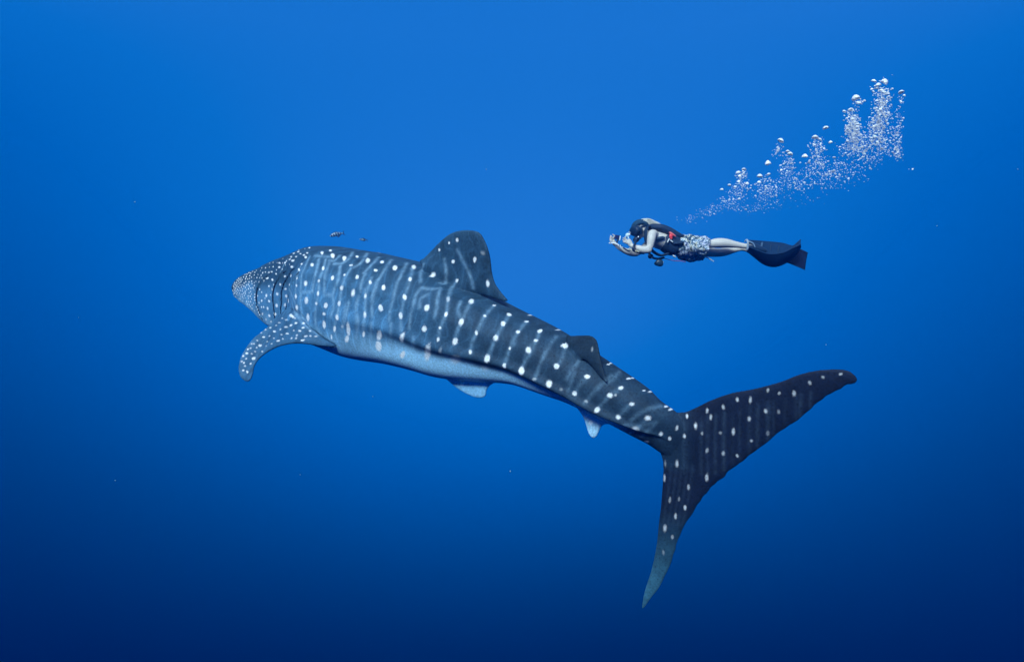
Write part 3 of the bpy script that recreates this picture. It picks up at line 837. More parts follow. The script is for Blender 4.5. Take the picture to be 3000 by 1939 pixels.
# ================================================================== PILOT FISH
def pilot_fish(label, x0, y0, x1, y1, d, hpx, bend):
    """Small striped fish: snout at x0,y0, tail fork at x1,y1."""
    a = px(x0, y0, d); bq = px(x1, y1, d + 0.03)
    Lg = (bq - a).length; t = (bq - a).normalized(); up = Vector((0, 0, 1)); up = (up - t * up.dot(t)).normalized(); sd = t.cross(up)
    H = hpx * d / F
    m = MB(); prof = [(0, .05), (.04, .30), (.12, .62), (.25, .92), (.4, 1.0), (.55, .88), (.7, .60), (.8, .34), (.86, .20), (.9, .16)]
    rings = []
    cen = []
    for s_, r in prof:
        c = a + t * Lg * s_ + up * (bend * H * math.sin(s_ * 3.14)); cen.append(c)
        rings.append([c + (up * math.cos(q) * r * H + sd * math.sin(q) * r * H * 0.55) for q in [2 * math.pi * j / 14 for j in range(14)]])
    m.rings(rings)
    root = empty("pilot_fish", a + t * Lg / 2, label, "fish", "pilot fish above the shark's head")
    body = m.obj("body", M_fish, root)
    def blade(pts, name, th=0.003):
        q = MB(); n = len(pts); P = [a + t * Lg * u + up * H * v for u, v in pts]
        q.add([p + sd * th for p in P] + [p - sd * th for p in P], [tuple(range(n)), tuple(range(2 * n - 1, n - 1, -1))] + [(i, i + n, (i + 1) % n + n, (i + 1) % n) for i in range(n)])
        q.obj(name, M_fishfin, root, smooth=False)
    blade([(.86, .12), (.92, .45), (1.0, 1.35), (.985, .7), (.93, 0), (1.0, -.75), (1.02, -1.30), (.92, -.45), (.86, -.12)], "tail_fin")
    blade([(.30, .85), (.42, 1.45), (.62, 1.0), (.80, .38), (.70, .5)], "dorsal_fin")
    blade([(.45, -.9), (.55, -1.4), (.66, -.95), (.80, -.36), (.70, -.5)], "anal_fin")
    me = body.data; co = get_co(me) - np.array(root.location) * 0
    s_ = ((co - np.array(a)) @ np.array(t)) / Lg
    ang = s_ + 0.03 * ((co - np.array(a)) @ np.array(up)) / H
    c_ = np.zeros((len(co), 4), np.float32)
    at = me.attributes.new("along", 'FLOAT', 'POINT'); at.data.foreach_set('value', ang.astype(np.float32))
    return root
M_fishfin = mat("dark_fish_fin", (0.01, 0.015, 0.05), 0.5)
M_fish = bpy.data.materials.new("banded_fish_skin"); M_fish.use_nodes = True
nt = M_fish.node_tree; b = nt.nodes["Principled BSDF"]; b.inputs["Roughness"].default_value = 0.35
an = nt.nodes.new("ShaderNodeAttribute"); an.attribute_name = "along"
ma = nt.nodes.new("ShaderNodeMath"); ma.operation = 'MULTIPLY'; ma.inputs[1].default_value = 2 * math.pi * 6.2
ma2 = nt.nodes.new("ShaderNodeMath"); ma2.operation = 'SINE'
rp = nt.nodes.new("ShaderNodeValToRGB"); rp.color_ramp.elements[0].position = 0.66; rp.color_ramp.elements[0].color = (0.003, 0.015, 0.08, 1)
rp.color_ramp.elements[1].position = 0.9; rp.color_ramp.elements[1].color = (0.45, 0.80, 1.0, 1)
nt.links.new(an.outputs["Fac"], ma.inputs[0]); nt.links.new(ma.outputs[0], ma2.inputs[0]); nt.links.new(ma2.outputs[0], rp.inputs[0])
nt.links.new(rp.outputs[0], b.inputs["Base Color"])
pilot_fish("larger striped pilot fish, nearer to the shark's snout, tail tilted up", 966, 692, 1009, 683, 7.4, 6.2, 0.3)
pilot_fish("smaller faint striped pilot fish behind the larger one, above the shark's back", 1053, 701, 1077, 703.5, 7.9, 3.3, -0.2)

# ================================================================== DIVER
DD0 = 9.5
MPP = DD0 / F
def dp_(x, y, dd=0.0): return px(x, y, DD0 + dd)
body = MB()
def limb(pts, n=16, mb=body, flat=1.0):
    """pts: x, y, depth offset, radius in photograph pixels."""
    P = spline([(p[0], p[1], p[2], p[3]) for p in pts], 4)
    mb.tube([dp_(q[0], q[1], q[2]) for q in P], [q[3] * MPP for q in P], n=n, flat=flat)
def hull(pts, n=24, per=4, pw=2.0):
    """Elliptic loft; pts: x, y, depth offset, half height px, half width in metres."""
    P = spline(pts, per); out = []
    ctr = [dp_(q[0], q[1], q[2]) for q in P]
    for i, q in enumerate(P):
        t = (ctr[min(i + 1, len(P) - 1)] - ctr[max(i - 1, 0)]); t.normalize()
        sd = Vector((0, 1, 0)); sd = (sd - t * sd.dot(t)).normalized(); up = t.cross(sd)
        if up.z < 0: up = -up
        ring = []
        for j in range(n):
            a = 2 * math.pi * j / n; c, s = math.cos(a), math.sin(a)
            ring.append(ctr[i] + up * (math.copysign(abs(c) ** (2 / pw), c) * q[3] * MPP) + sd * (math.copysign(abs(s) ** (2 / pw), s) * q[4]))
        out.append(ring)
    return out
# torso
body.rings(hull([(1896, 690, 0, 8, 0.06), (1904, 694, 0, 17, 0.13), (1918, 700, 0, 23, 0.18), (1940, 707, 0, 25, 0.17), (1965, 716, 0, 23, 0.145), (1990, 720, 0, 22, 0.14), (2018, 722, 0, 24, 0.155), (2040, 722, 0, 18, 0.14)]))
# neck and head
limb([(1902, 692, 0, 12), (1890, 684, 0, 12), (1880, 676, 0, 12)])
body.ell(dp_(1876, 670), [Vector((0, 0.076, 0)), Vector((0.095, 0, 0.03)), Vector((-0.045, 0, 0.098))])
body.ell(dp_(1874, 687), [Vector((0, 0.055, 0)), Vector((0.065, 0, 0.02)), Vector((-0.02, 0, 0.052))])          # jaw
body.ell(dp_(1864, 694), [Vector((0, 0.030, 0)), Vector((0.028, 0, 0)), Vector((0, 0, 0.024))])                  # chin
body.ell(dp_(1858, 684, -0.0), [Vector((0, 0.016, 0)), Vector((0.026, 0, 0.01)), Vector((0, 0, 0.022))])         # nose
body.ell(dp_(1884, 672, -0.078), [Vector((0, 0.012, 0)), Vector((0.018, 0, 0)), Vector((0, 0, 0.032))])          # ear
# near (left) arm
limb([(1918, 688, -0.14, 12.5), (1911, 686, -0.20, 13.0), (1908, 700, -0.24, 12.2), (1905, 718, -0.25, 10.5), (1900, 731, -0.25, 10.0)])
limb([(1900, 732, -0.25, 10.2), (1888, 732, -0.25, 10.6), (1872, 728, -0.24, 9.2), (1858, 723, -0.23, 6.6), (1850, 720, -0.22, 5.8)])
# near hand: palm and five fingers, open
body.ell(dp_(1845, 712, -0.22), [Vector((0, 0.018, 0)), Vector((0.036, 0, 0.012)), Vector((-0.020, 0, 0.048))])
for f in [[(1838, 708, -.22, 2.3), (1831, 702, -.235, 2.2), (1827, 698.5, -.245, 2.0), (1825.5, 697.5, -.245, 1.7)],
          [(1837, 711, -.23, 2.3), (1830, 706.5, -.25, 2.2), (1825.5, 703.5, -.26, 2.0), (1824, 703, -.26, 1.7)],
          [(1838, 714, -.24, 2.3), (1832, 711, -.26, 2.2), (1827, 709, -.27, 2.0), (1825.5, 709, -.27, 1.7)],
          [(1840, 708, -.20, 2.4), (1834, 701, -.20, 2.3), (1831, 696.5, -.205, 2.0), (1831.5, 694, -.205, 1.7)],
          [(1847, 710, -.19, 2.8), (1846, 704, -.18, 2.7), (1841.5, 700.5, -.18, 2.3), (1840, 700, -.18, 2.0)]]:
    limb(f, n=10)
# far (right) arm
limb([(1912, 696, 0.16, 12), (1896, 716, 0.15, 11), (1878, 733, 0.10, 10.5), (1862, 742, 0.06, 9.6)])
limb([(1864, 741.5, 0.06, 9.8), (1850, 741, 0.04, 10.0), (1834, 736, 0.02, 8.8), (1818, 729, 0.0, 6.4), (1806, 720, -0.01, 5.2)])
body.ell(dp_(1799, 711, -0.01), [Vector((0, 0.020, 0)), Vector((0.030, 0, 0.0)), Vector((-0.008, 0, 0.046))])
for f in [[(1797, 703, 0, 2.3), (1798, 697, -.03, 2.2), (1800, 691, -.04, 2.1), (1796.5, 688, -.045, 1.9), (1794.5, 686.8, -.045, 1.6)],
          [(1797, 704, 0, 2.3), (1794, 697, -.03, 2.2), (1790.5, 692, -.045, 2.1), (1788.7, 691, -.045, 1.8)],
          [(1797, 706, 0, 2.3), (1792, 700, -.03, 2.2), (1788.5, 696.5, -.045, 2.0), (1787.3, 695.8, -.045, 1.8)],
          [(1797, 709, 0, 2.3), (1791.5, 704, -.03, 2.1), (1788, 700.5, -.04, 1.9), (1787, 699.8, -.04, 1.7)],
          [(1800, 712, -.01, 2.5), (1794, 708, -.04, 2.2), (1788, 704.5, -.05, 1.9), (1786.5, 704, -.05, 1.7)]]:
    limb(f, n=10)
# legs and feet
limb([(2030, 716, -0.09, 22), (2058, 714, -0.10, 17), (2082, 714.5, -0.10, 12.5), (2096, 712.5, -0.10, 13.4), (2112, 712, -0.10, 14.2), (2130, 713, -0.10, 13.0), (2150, 716, -0.10, 10.2), (2168, 719, -0.10, 8.2), (2182, 721, -0.10, 7.8), (2200, 722, -0.10, 9)])
limb([(2200, 722, -0.10, 8.5), (2216, 726, -0.10, 7.0), (2232, 729, -0.10, 5.0)])
limb([(2030, 732, 0.09, 21), (2058, 736, 0.10, 17), (2085, 739, 0.10, 14), (2105, 740, 0.10, 12.6), (2122, 738, 0.10, 12.4), (2140, 735, 0.10, 9.8), (2158, 731, 0.10, 7.4), (2175, 728, 0.10, 7.0), (2195, 733, 0.10, 8)])
limb([(2195, 733, 0.10, 8), (2212, 740, 0.10, 6.5), (2228, 747, 0.10, 5)])
dme = voxel_solid(body, 0.0052, smooth=3)
diver = empty("person", dp_(1980, 715), "scuba diver in patterned swim shorts swimming level with black fins, holding a small camera ahead", "person")
M_skin = mat("pale_wet_skin", (0.56, 0.54, 0.50), 0.5, 0.3, vary=0.07, scale=30, bump=0.25, bscale=60)
link_mesh("body", dme, M_skin, diver)

M_neo = mat("black_neoprene", (0.010, 0.032, 0.075), 0.6, 0.3, vary=0.4, scale=25, bump=0.3)  # black tinted blue, the water's haze painted into the colour
M_strap = mat("dark_webbing", (0.010, 0.030, 0.065), 0.7, 0.2, vary=0.4, scale=90)
M_rubber = mat("black_rubber", (0.008, 0.028, 0.065), 0.4, 0.4, vary=0.2)
M_grey = mat("worn_pale_plastic", (0.55, 0.60, 0.62), 0.4, 0.4)
M_red = mat("red_plastic", (0.85, 0.06, 0.07), 0.35, 0.4, vary=0.1)
M_hair = mat("sun_bleached_hair", (0.78, 0.76, 0.62), 0.45, 0.3, vary=0.5, scale=70)
M_steel = mat("bright_metal", (0.75, 0.78, 0.80), 0.25, 0.5, metallic=0.8)
M_glass = mat("dark_glass", (0.01, 0.03, 0.06), 0.08, 0.6)

# dark bandana over the crown and hair streaming back
m = MB()
m.rings(hull([(1855, 670, 0, 7, 0.055), (1861, 661, 0, 10, 0.086), (1870, 655, 0, 11, 0.098), (1880, 654, 0, 11, 0.098), (1890, 658, 0, 11, 0.087), (1898, 664, 0, 9, 0.06)]))
m.obj("bandana", mat("dark_blue_cloth", (0.02, 0.06, 0.11), 0.85, 0.1, vary=0.3, scale=60), diver)
m = MB()
for k in range(240):
    dz = random.uniform(-0.08, 0.08); y0 = random.uniform(-3, 4); w = random.uniform(.3, .65)
    L = random.uniform(0.35, 1.0); lift = random.uniform(-2, 6) * (1 - abs(dz) / .12)
    wav = random.uniform(-2.2, 2.2); x0 = random.uniform(1873, 1892)
    path = [(x0, 651 - 5 * (1 - abs(dz) / .1) + y0 * .6), (x0 + 8 * L + 3, 646.5 - lift * .7 + y0), (x0 + 20 * L + 4, 648 - lift * .5 + wav + y0), (x0 + 34 * L + 4, 653.5 + y0 - wav), (x0 + 52 * L + 3, 659 + y0 * .6 + wav * .5)]
    Q = spline([(p[0], p[1]) for p in path], 4)
    m.tube([dp_(q[0], q[1], dz * (1 - .3 * i / len(Q)) - 0.01) for i, q in enumerate(Q)], [w * MPP * (1.0 - 0.75 * i / len(Q)) * 1.4 for i in range(len(Q))], n=5, cap=False)
m.obj("hair", M_hair, diver)

# mask: round black skirt and frame, dark lens, strap
mask = empty("dive_mask", dp_(1862, 674)); mask.parent = diver; mask.matrix_parent_inverse = diver.matrix_basis.inverted()
fwd = Vector((-0.86, -0.45, -0.22)).normalized()
mc = dp_(1866, 675.5, -0.035)
rt = fwd.cross(Vector((0, 0, 1))).normalized(); mu = rt.cross(fwd)
def disc(c, nrm, rx, ry, depth, n=28, u=None, back=1.0):
    s = nrm.cross(u or Vector((0, 0, 1))).normalized(); w = s.cross(nrm)
    rings = []
    for k, (z, r) in enumerate([(-depth, back), (-depth * .3, 1.03), (0, 1.0), (depth * .15, 0.9)]):
        rings.append([c + nrm * z + (s * math.cos(a) * rx + w * math.sin(a) * ry) * r for a in [2 * math.pi * j / n for j in range(n)]])
    return rings
m = MB(); m.rings(disc(mc + fwd * 0.055, fwd, 0.092, 0.070, 0.085, back=0.98)); m.obj("frame", M_rubber, mask)
sidew = Vector((-0.42, -0.90, -0.10)).normalized()
m = MB(); m.rings(disc(dp_(1869, 675, -0.085), sidew, 0.066, 0.068, 0.05, back=0.9)); m.obj("skirt", M_rubber, mask)
m = MB(); m.rings(disc(mc + fwd * 0.062, fwd, 0.074, 0.054, 0.02)); m.obj("lens", M_glass, mask)
m = MB(); m.rings(disc(dp_(1868.5, 675, -0.1), sidew, 0.044, 0.046, 0.016)); m.obj("side_lens", M_glass, mask)
m = MB(); m.tube([dp_(1871, 668, -0.10), dp_(1880, 664, -0.098), dp_(1889, 661, -0.07), dp_(1896, 660, 0.0)], [0.011, 0.013, 0.014, 0.012], n=8); m.obj("strap", M_strap, mask)

# regulator with its hose
reg = empty("regulator", dp_(1864, 701)); reg.parent = diver; reg.matrix_parent_inverse = diver.matrix_basis.inverted()
m = MB(); m.ell(dp_(1864, 701.5, -0.04), [Vector((0, 0.055, 0)), Vector((0.046, 0, 0.008)), Vector((0.0, 0, 0.044))]); m.tube([dp_(1868, 698, -0.03), dp_(1875, 697, -0.06)], [0.022, 0.018])
m.obj("second_stage", M_rubber, reg)
m = MB(); m.rings(disc(dp_(1861, 703, -0.09), Vector((-.5, -.85, -.1)).normalized(), 0.030, 0.030, 0.012)); m.obj("purge_cover", M_rubber, reg)
m = MB()
Q = spline([(1862, 704, -.10), (1861, 712, -.17), (1858, 720, -.29), (1855, 729, -.31), (1860, 736, -.27), (1885, 742, -.1)], 5)
m.tube([dp_(*q) for q in Q], 0.017, n=10); m.obj("hose", M_rubber, reg)
m = MB(); m.ell(dp_(1869.5, 694.5, -.10), [Vector((0, .01, 0)), Vector((.013, 0, 0)), Vector((0, 0, .012))]); m.obj("hose_fitting", M_steel, reg)

# harness and buoyancy pack
vest = empty("buoyancy_vest", dp_(1950, 690)); vest.parent = diver; vest.matrix_parent_inverse = diver.matrix_basis.inverted()
m = MB()
m.rings(hull([(1893, 668, 0, 5, 0.05), (1903, 667, 0, 9, 0.11), (1920, 668.5, 0, 11.5, 0.165), (1938, 673, 0, 13, 0.175), (1956, 681, 0, 14, 0.165), (1972, 689, 0, 13, 0.155), (1988, 694, 0, 9, 0.145), (2000, 694, 0, 4, 0.11)], pw=2.6))
m.obj("back_pack", M_neo, vest)
m = MB()
m.rings(hull([(1943, 698, 0, 20, 0.165), (1952, 708, 0, 29, 0.175), (1963, 713, 0, 33, 0.17), (1974, 717, 0, 33, 0.165), (1983, 719, 0, 29, 0.16)], pw=2.3), closed_ends=True)
m.obj("waist_wrap", M_neo, vest)
m = MB()
Q = spline([(1900, 664, -.12), (1893, 672, -.185), (1891.5, 690, -.20), (1893, 705, -.20), (1900, 722, -.19), (1915, 738, -.14), (1935, 748, -.10), (1955, 744, -.12)], 5)
m.tube([dp_(*q) for q in Q], 0.034, n=12, flat=0.5); m.obj("shoulder_strap", M_strap, vest)
m = MB()
Q = spline([(1912, 700, -.165), (1922, 698.5, -.185), (1932, 697.5, -.19), (1943, 696.5, -.185)], 4)
m.tube([dp_(*q) for q in Q], [0.028] * len(Q), n=10, flat=0.5); m.obj("chest_strap", M_strap, vest)
m = MB()
Q = spline([(1975, 712, -.175), (1986, 711, -.185), (1998, 709.5, -.19)], 4)
m.tube([dp_(*q) for q in Q], [0.026] * len(Q), n=10, flat=0.5); m.obj("belt_end", M_strap, vest)
for (x, y, rot, L_, W_) in ((1958, 705, 0.5, 6.2, 1.7), (1967.5, 706.5, -0.9, 4.8, 1.5)):
    m = MB(); ax = Vector((math.sin(rot), 0, math.cos(rot))); ay = Vector((math.cos(rot), 0, -math.sin(rot)))
    m.box(dp_(x, y, -.205), [ax * L_ * MPP, ay * W_ * MPP, Vector((0, .008, 0))]); m.obj("buckle", M_grey, vest, bevel=0.003)
m = MB(); ax = Vector((0.82, 0, -0.57)).normalized(); ay = Vector((0.57, 0, 0.82)).normalized()
m.rings(hull([(1960.5, 681.5, -.185, 1.2, .012), (1963, 682, -.19, 2.4, .02), (1970, 686, -.195, 2.6, .022), (1977, 691.5, -.195, 2.0, .02), (1980, 693, -.19, .8, .01)])); m.obj("pocket_flap", mat("coral_red_trim", (0.95, 0.20, 0.20), 0.4), vest)
m = MB(); m.rings(hull([(1963.5, 684, -.18, 1, .01), (1965, 689, -.192, 4.6, .016), (1966.5, 695, -.192, 5.2, .016), (1966, 701, -.188, 2.2, .012)])); m.obj("pocket", M_red, vest)
# things hanging under the chest
m = MB(); Q = spline([(1902, 742, -.05), (1908, 752, -.06), (1918, 757, -.06), (1930, 758, -.05), (1944, 755, -.03)], 5); m.tube([dp_(*q) for q in Q], .016, n=8); m.obj("hose", M_rubber, vest)
m = MB(); m.ell(dp_(1906, 751, -.07), [Vector((0, .03, 0)), Vector((.038, 0, 0)), Vector((0, 0, .034))]); m.obj("inflator", M_rubber, vest)
m = MB(); m.ell(dp_(1909.5, 755, -.105), [Vector((0, .008, 0)), Vector((.009, 0, 0)), Vector((0, 0, .009))]); m.obj("inflator_button", M_steel, vest)
M_tealblack = mat("dark_teal_plastic", (0.010, 0.035, 0.06), 0.35, 0.4, vary=0.2)

def child_empty(name, loc, parent):
    bpy.context.view_layer.update()
    o = bpy.data.objects.new(name, None); o.location = loc; COL.objects.link(o); o.parent = parent
    o.matrix_parent_inverse = parent.matrix_world.inverted(); return o
m = MB(); m.rings(hull([(1921, 766, -.05, 7, .035), (1924, 768, -.05, 9.6, .045), (1932, 770, -.05, 10.4, .05), (1938, 771, -.05, 9.6, .045), (1941, 771, -.05, 7, .04)], pw=2.8)); m.obj("spare_regulator", M_tealblack, vest)
m = MB(); m.rings(hull([(1940, 765, -.05, 1.0, .01), (1941.5, 768, -.05, 2.5, .02), (1942, 771, -.05, 1.5, .015)])); m.obj("regulator_trim", M_grey, vest)
m = MB(); Q = spline([(1944, 756, -.04), (1960, 761, -.04), (1978, 764, -.02), (1996, 765, 0), (2008, 768, 0)], 4); m.tube([dp_(*q) for q in Q], .004, n=6); m.obj("red_cord", mat("dull_red_cord", (.30, .03, .08), .6), vest)
m = MB(); m.rings(hull([(1971, 748, -.13, 1, .01), (1975, 751, -.14, 2.6, .02), (1980, 754, -.14, 1.5, .01)])); m.obj("buckle", M_grey, vest)

# swim shorts: near and far leg, loose cloth
M_sh = bpy.data.materials.new("leaf_print_cloth"); M_sh.use_nodes = True
nt = M_sh.node_tree; b = nt.nodes["Principled BSDF"]; b.inputs["Roughness"].default_value = 0.8; b.inputs["Specular IOR Level"].default_value = 0.15
tc = nt.nodes.new("ShaderNodeTexCoord"); wz = nt.nodes.new("ShaderNodeTexNoise"); wz.inputs["Scale"].default_value = 9.5; wz.inputs["Detail"].default_value = 3; wz.inputs["Distortion"].default_value = 1.4
nt.links.new(tc.outputs["Object"], wz.inputs["Vector"])
rp = nt.nodes.new("ShaderNodeValToRGB"); cr = rp.color_ramp; cr.interpolation = 'LINEAR'
cols = [(0.0, (0.02, 0.05, 0.09)), (0.38, (0.03, 0.07, 0.12)), (0.43, (0.52, 0.52, 0.38)), (0.47, (0.78, 0.82, 0.82)), (0.495, (0.10, 0.20, 0.30)), (0.53, (0.22, 0.34, 0.48)), (0.555, (0.82, 0.86, 0.90)), (0.60, (0.36, 0.38, 0.60)), (0.64, (0.05, 0.12, 0.20)), (1.0, (0.5, 0.5, 0.35))]
cr.elements[0].color = cols[0][1] + (1,); cr.elements[1].color = cols[-1][1] + (1,)
for p, c3 in cols[1:-1]: cr.elements.new(p).color = c3 + (1,)
nt.links.new(wz.outputs[0], rp.inputs[0])
vo = nt.nodes.new("ShaderNodeTexVoronoi"); vo.feature = 'DISTANCE_TO_EDGE'; vo.inputs["Scale"].default_value = 9
wz2 = nt.nodes.new("ShaderNodeTexNoise"); wz2.inputs["Scale"].default_value = 8
vm = nt.nodes.new("ShaderNodeVectorMath"); vm.operation = 'MULTIPLY_ADD'; vm.inputs[1].default_value = (.25, .25, .25)
nt.links.new(tc.outputs["Object"], wz2.inputs["Vector"]); nt.links.new(wz2.outputs[1], vm.inputs[0]); nt.links.new(tc.outputs["Object"], vm.inputs[2]); nt.links.new(vm.outputs[0], vo.inputs["Vector"])
mr = nt.nodes.new("ShaderNodeMapRange"); mr.inputs[1].default_value = 0.02; mr.inputs[2].default_value = 0.07; nt.links.new(vo.outputs[0], mr.inputs[0])
mx = nt.nodes.new("ShaderNodeMix"); mx.data_type = 'RGBA'; mx.inputs[6].default_value = (0.03, 0.08, 0.14, 1)
nt.links.new(mr.outputs[0], mx.inputs[0]); nt.links.new(rp.outputs[0], mx.inputs[7]); nt.links.new(mx.outputs[2], b.inputs["Base Color"])
def crumple(mb, amp, seed, name, material, parent, freq=16):
    for i, v in enumerate(mb.v):
        n_ = noise.noise_vector(v * freq + Vector((seed, 0, 0))) * amp + noise.noise_vector(v * freq * 2.6 + Vector((0, seed, 0))) * amp * .5
        mb.v[i] = v + n_
    return mb.obj(name, material, parent)
shorts = child_empty("swim_shorts", dp_(2025, 722), diver)
m = MB(); m.rings(hull([(1982, 721, 0, 25, .150), (1992, 721, 0, 31, .165), (2008, 721, -.01, 33, .17), (2024, 719, -.04, 30, .15), (2040, 718, -.09, 27.5, .125), (2056, 719, -.10, 27, .115), (2068, 723, -.10, 26, .11), (2073, 724.5, -.10, 24.5, .108)], n=56, per=7), closed_ends=True)
crumple(m, .016, 3, "shorts_leg", M_sh, shorts)
m = MB(); m.rings(hull([(1996, 732, .05, 26, .13), (2012, 738, .08, 28, .13), (2030, 742, .10, 25, .125), (2048, 744, .11, 19, .12), (2062, 746, .11, 15, .11)], n=48, per=7))
crumple(m, .017, 9, "shorts_leg", M_sh, shorts)
m = MB()
Q = spline([(2066, 753, 0), (2076, 757, -.02), (2086, 763, -.03)], 4); m.tube([dp_(*q) for q in Q], .006, n=6)
Q = spline([(2064, 752, 0), (2078, 757, 0), (2091, 766, 0)], 4); m.tube([dp_(*q) for q in Q], .005, n=6)
m.obj("draw_cord", M_grey, shorts)

# swim fins: foot pocket, heel strap, ribbed scoop blade
def swim_fin(dz, sx=0.0, sy=0.0, near_=True):
    r = child_empty("swim_fin", dp_(2230 + sx, 735 + sy, dz), diver)
    m = MB(); m.rings(hull([(2189 + sx, 721 + sy, dz, 10, .045), (2200 + sx, 722 + sy, dz, 13.5, .06), (2214 + sx, 727 + sy, dz, 12.5, .062), (2230 + sx, 732 + sy, dz, 9.5, .06), (2242 + sx, 736 + sy, dz, 6, .055)])); m.obj("foot_pocket", M_rubber, r)
    if near_:
        m = MB()
        Q = spline([(2183, 706, dz - .03), (2186, 703, dz - .05), (2190, 704.5, dz - .07), (2191, 716, dz - .08), (2190, 728, dz - .075), (2187, 735, dz - .05)], 5)
        m.tube([dp_(*q) for q in Q], [.014] * len(Q), n=10, flat=.6); m.obj("heel_strap", mat("grey_strap", (.25, .33, .42), .5), r)
        m = MB(); Q = spline([(2190, 706, dz - .05), (2198, 709, dz - .06), (2207, 714, dz - .06), (2212, 723, dz - .055)], 5)
        m.tube([dp_(*q) for q in Q], [.012] * len(Q), n=10, flat=.6); m.obj("instep_strap", mat("pale_blue_strap", (.16, .26, .38), .5), r)
    return r
f1 = swim_fin(-0.10)
M_blade = mat("dark_blue_black_fin", (0.006, 0.024, 0.070), 0.45, 0.3, vary=0.25, scale=12)
M_blade2 = mat("navy_fin", (0.002, 0.008, 0.032), 0.5, 0.2, vary=0.2)
M_deck = mat("fin_inner_face", (0.005, 0.028, 0.075), 0.6, 0.2, vary=0.35, scale=18)
TOPL = [(2190, 705), (2205, 705), (2250, 708.5), (2292, 713), (2321, 720.8), (2334, 713), (2345, 703)]
RAIL = [(2190, 722), (2208, 729), (2250, 744), (2292, 741), (2318, 729), (2334, 722), (2345, 716)]
BOTL = [(2184, 733), (2207, 752), (2236, 774), (2264, 782), (2292, 776), (2325, 755), (2344, 729)]
a_, b_, c_ = (spline(q, 8) for q in (TOPL, RAIL, BOTL))
n_ = len(a_)
def strip(rows, name, material, parent, th):
    m = MB(); nr = len(rows); nc = len(rows[0]); V_ = [p for r in rows for p in r]; nrm = []
    for i in range(nr):
        for j in range(nc):
            du = rows[min(i + 1, nr - 1)][j] - rows[max(i - 1, 0)][j]; dv = rows[i][min(j + 1, nc - 1)] - rows[i][max(j - 1, 0)]
            nrm.append(du.cross(dv).normalized())
    A_ = [p + q * th for p, q in zip(V_, nrm)]; B_ = [p - q * th for p, q in zip(V_, nrm)]; o_ = len(A_)
    Fc = []
    for i in range(nr - 1):
        for j in range(nc - 1):
            f = (i * nc + j, i * nc + j + 1, (i + 1) * nc + j + 1, (i + 1) * nc + j); Fc.append(f); Fc.append(tuple(o_ + q for q in reversed(f)))
    bd = [(0, j, 0, j + 1) for j in range(nc - 1)] + [(nr - 1, j + 1, nr - 1, j) for j in range(nc - 1)] + [(i + 1, 0, i, 0) for i in range(nr - 1)] + [(i, nc - 1, i + 1, nc - 1) for i in range(nr - 1)]
    for i, j, k, l in bd: Fc.append((i * nc + j, o_ + i * nc + j, o_ + k * nc + l, k * nc + l))
    m.add(A_ + B_, Fc); return m.obj(name, material, parent)
rows = []
for i in range(n_):
    A0 = dp_(a_[i][0], a_[i][1], 0.04); B0 = dp_(b_[i][0], b_[i][1], -0.17); r = []
    for k in range(11):
        u = k / 10; p = A0.lerp(B0, u); sag = math.sin(math.pi * u) * 0.03 * math.sin(math.pi * min(1, max(0, (i / n_)))); r.append(p + Vector((0, 0.8, -0.6)) * sag)
    rows.append(r)
strip(rows, "inner_blade", M_deck, f1, 0.004)
rows = []
for i in range(n_):
    B0 = dp_(b_[i][0], b_[i][1], -0.175); C0 = dp_(c_[i][0], c_[i][1], 0.0); r = []
    for k in range(11):
        u = k / 10; p = B0.lerp(C0, u); r.append(p + Vector((0, -0.9, -0.25)) * math.sin(math.pi * u) * 0.022)
    rows.append(r)
strip(rows, "blade", M_blade, f1, 0.005)
m = MB(); m.tube([dp_(q[0], q[1], -0.178) for q in b_[2:]], [0.0075] * (n_ - 2), n=8); m.obj("side_rail", M_deck, f1)
m = MB(); m.tube([dp_(q[0], q[1], 0.042) for q in a_], [0.0075] * n_, n=8); m.obj("side_rail", M_deck, f1)
for (x0, y0, x1, y1, nm) in ((2232, 713, 2229, 733, "drain_vent"), (2258, 718, 2256, 739, "blade_rib"), (2282, 721, 2279, 738, "blade_rib")):
    m = MB(); wv = .022 if nm == "drain_vent" else .008
    P0, P1 = dp_(x0, y0, -.02), dp_(x1, y1, -.12)
    m.tube([P0, (P0 + P1) / 2 + Vector((0, -.0, .004)), P1], [wv] * 3, n=10, flat=.5)
    m.obj(nm, mat(nm + "_rubber", (.05, .10, .17) if nm == "drain_vent" else (.02, .05, .09), .5), f1)
# far fin: flat blade passing behind
f2 = swim_fin(0.12, 2, 10, False)
rows = []
TA = [(2215, 728), (2260, 722), (2310, 726), (2344, 731), (2366, 741)]; TB = [(2215, 752), (2255, 768), (2300, 768), (2330, 778), (2358, 790)]
ta, tb = spline(TA, 6), spline(TB, 6)
for i in range(len(ta)):
    A0 = dp_(ta[i][0], ta[i][1], 0.22); B0 = dp_(tb[i][0], tb[i][1], 0.10)
    rows.append([A0.lerp(B0, k / 8) + Vector((0, .8, -.3)) * math.sin(math.pi * k / 8) * .012 for k in range(9)])
strip(rows, "blade", M_blade2, f2, 0.005)
for q_, dz in ((ta, .22), (tb, .10)):
    m = MB(); m.tube([dp_(q[0], q[1], dz) for q in q_], [.006] * len(q_), n=8); m.obj("side_rail", M_blade, f2)

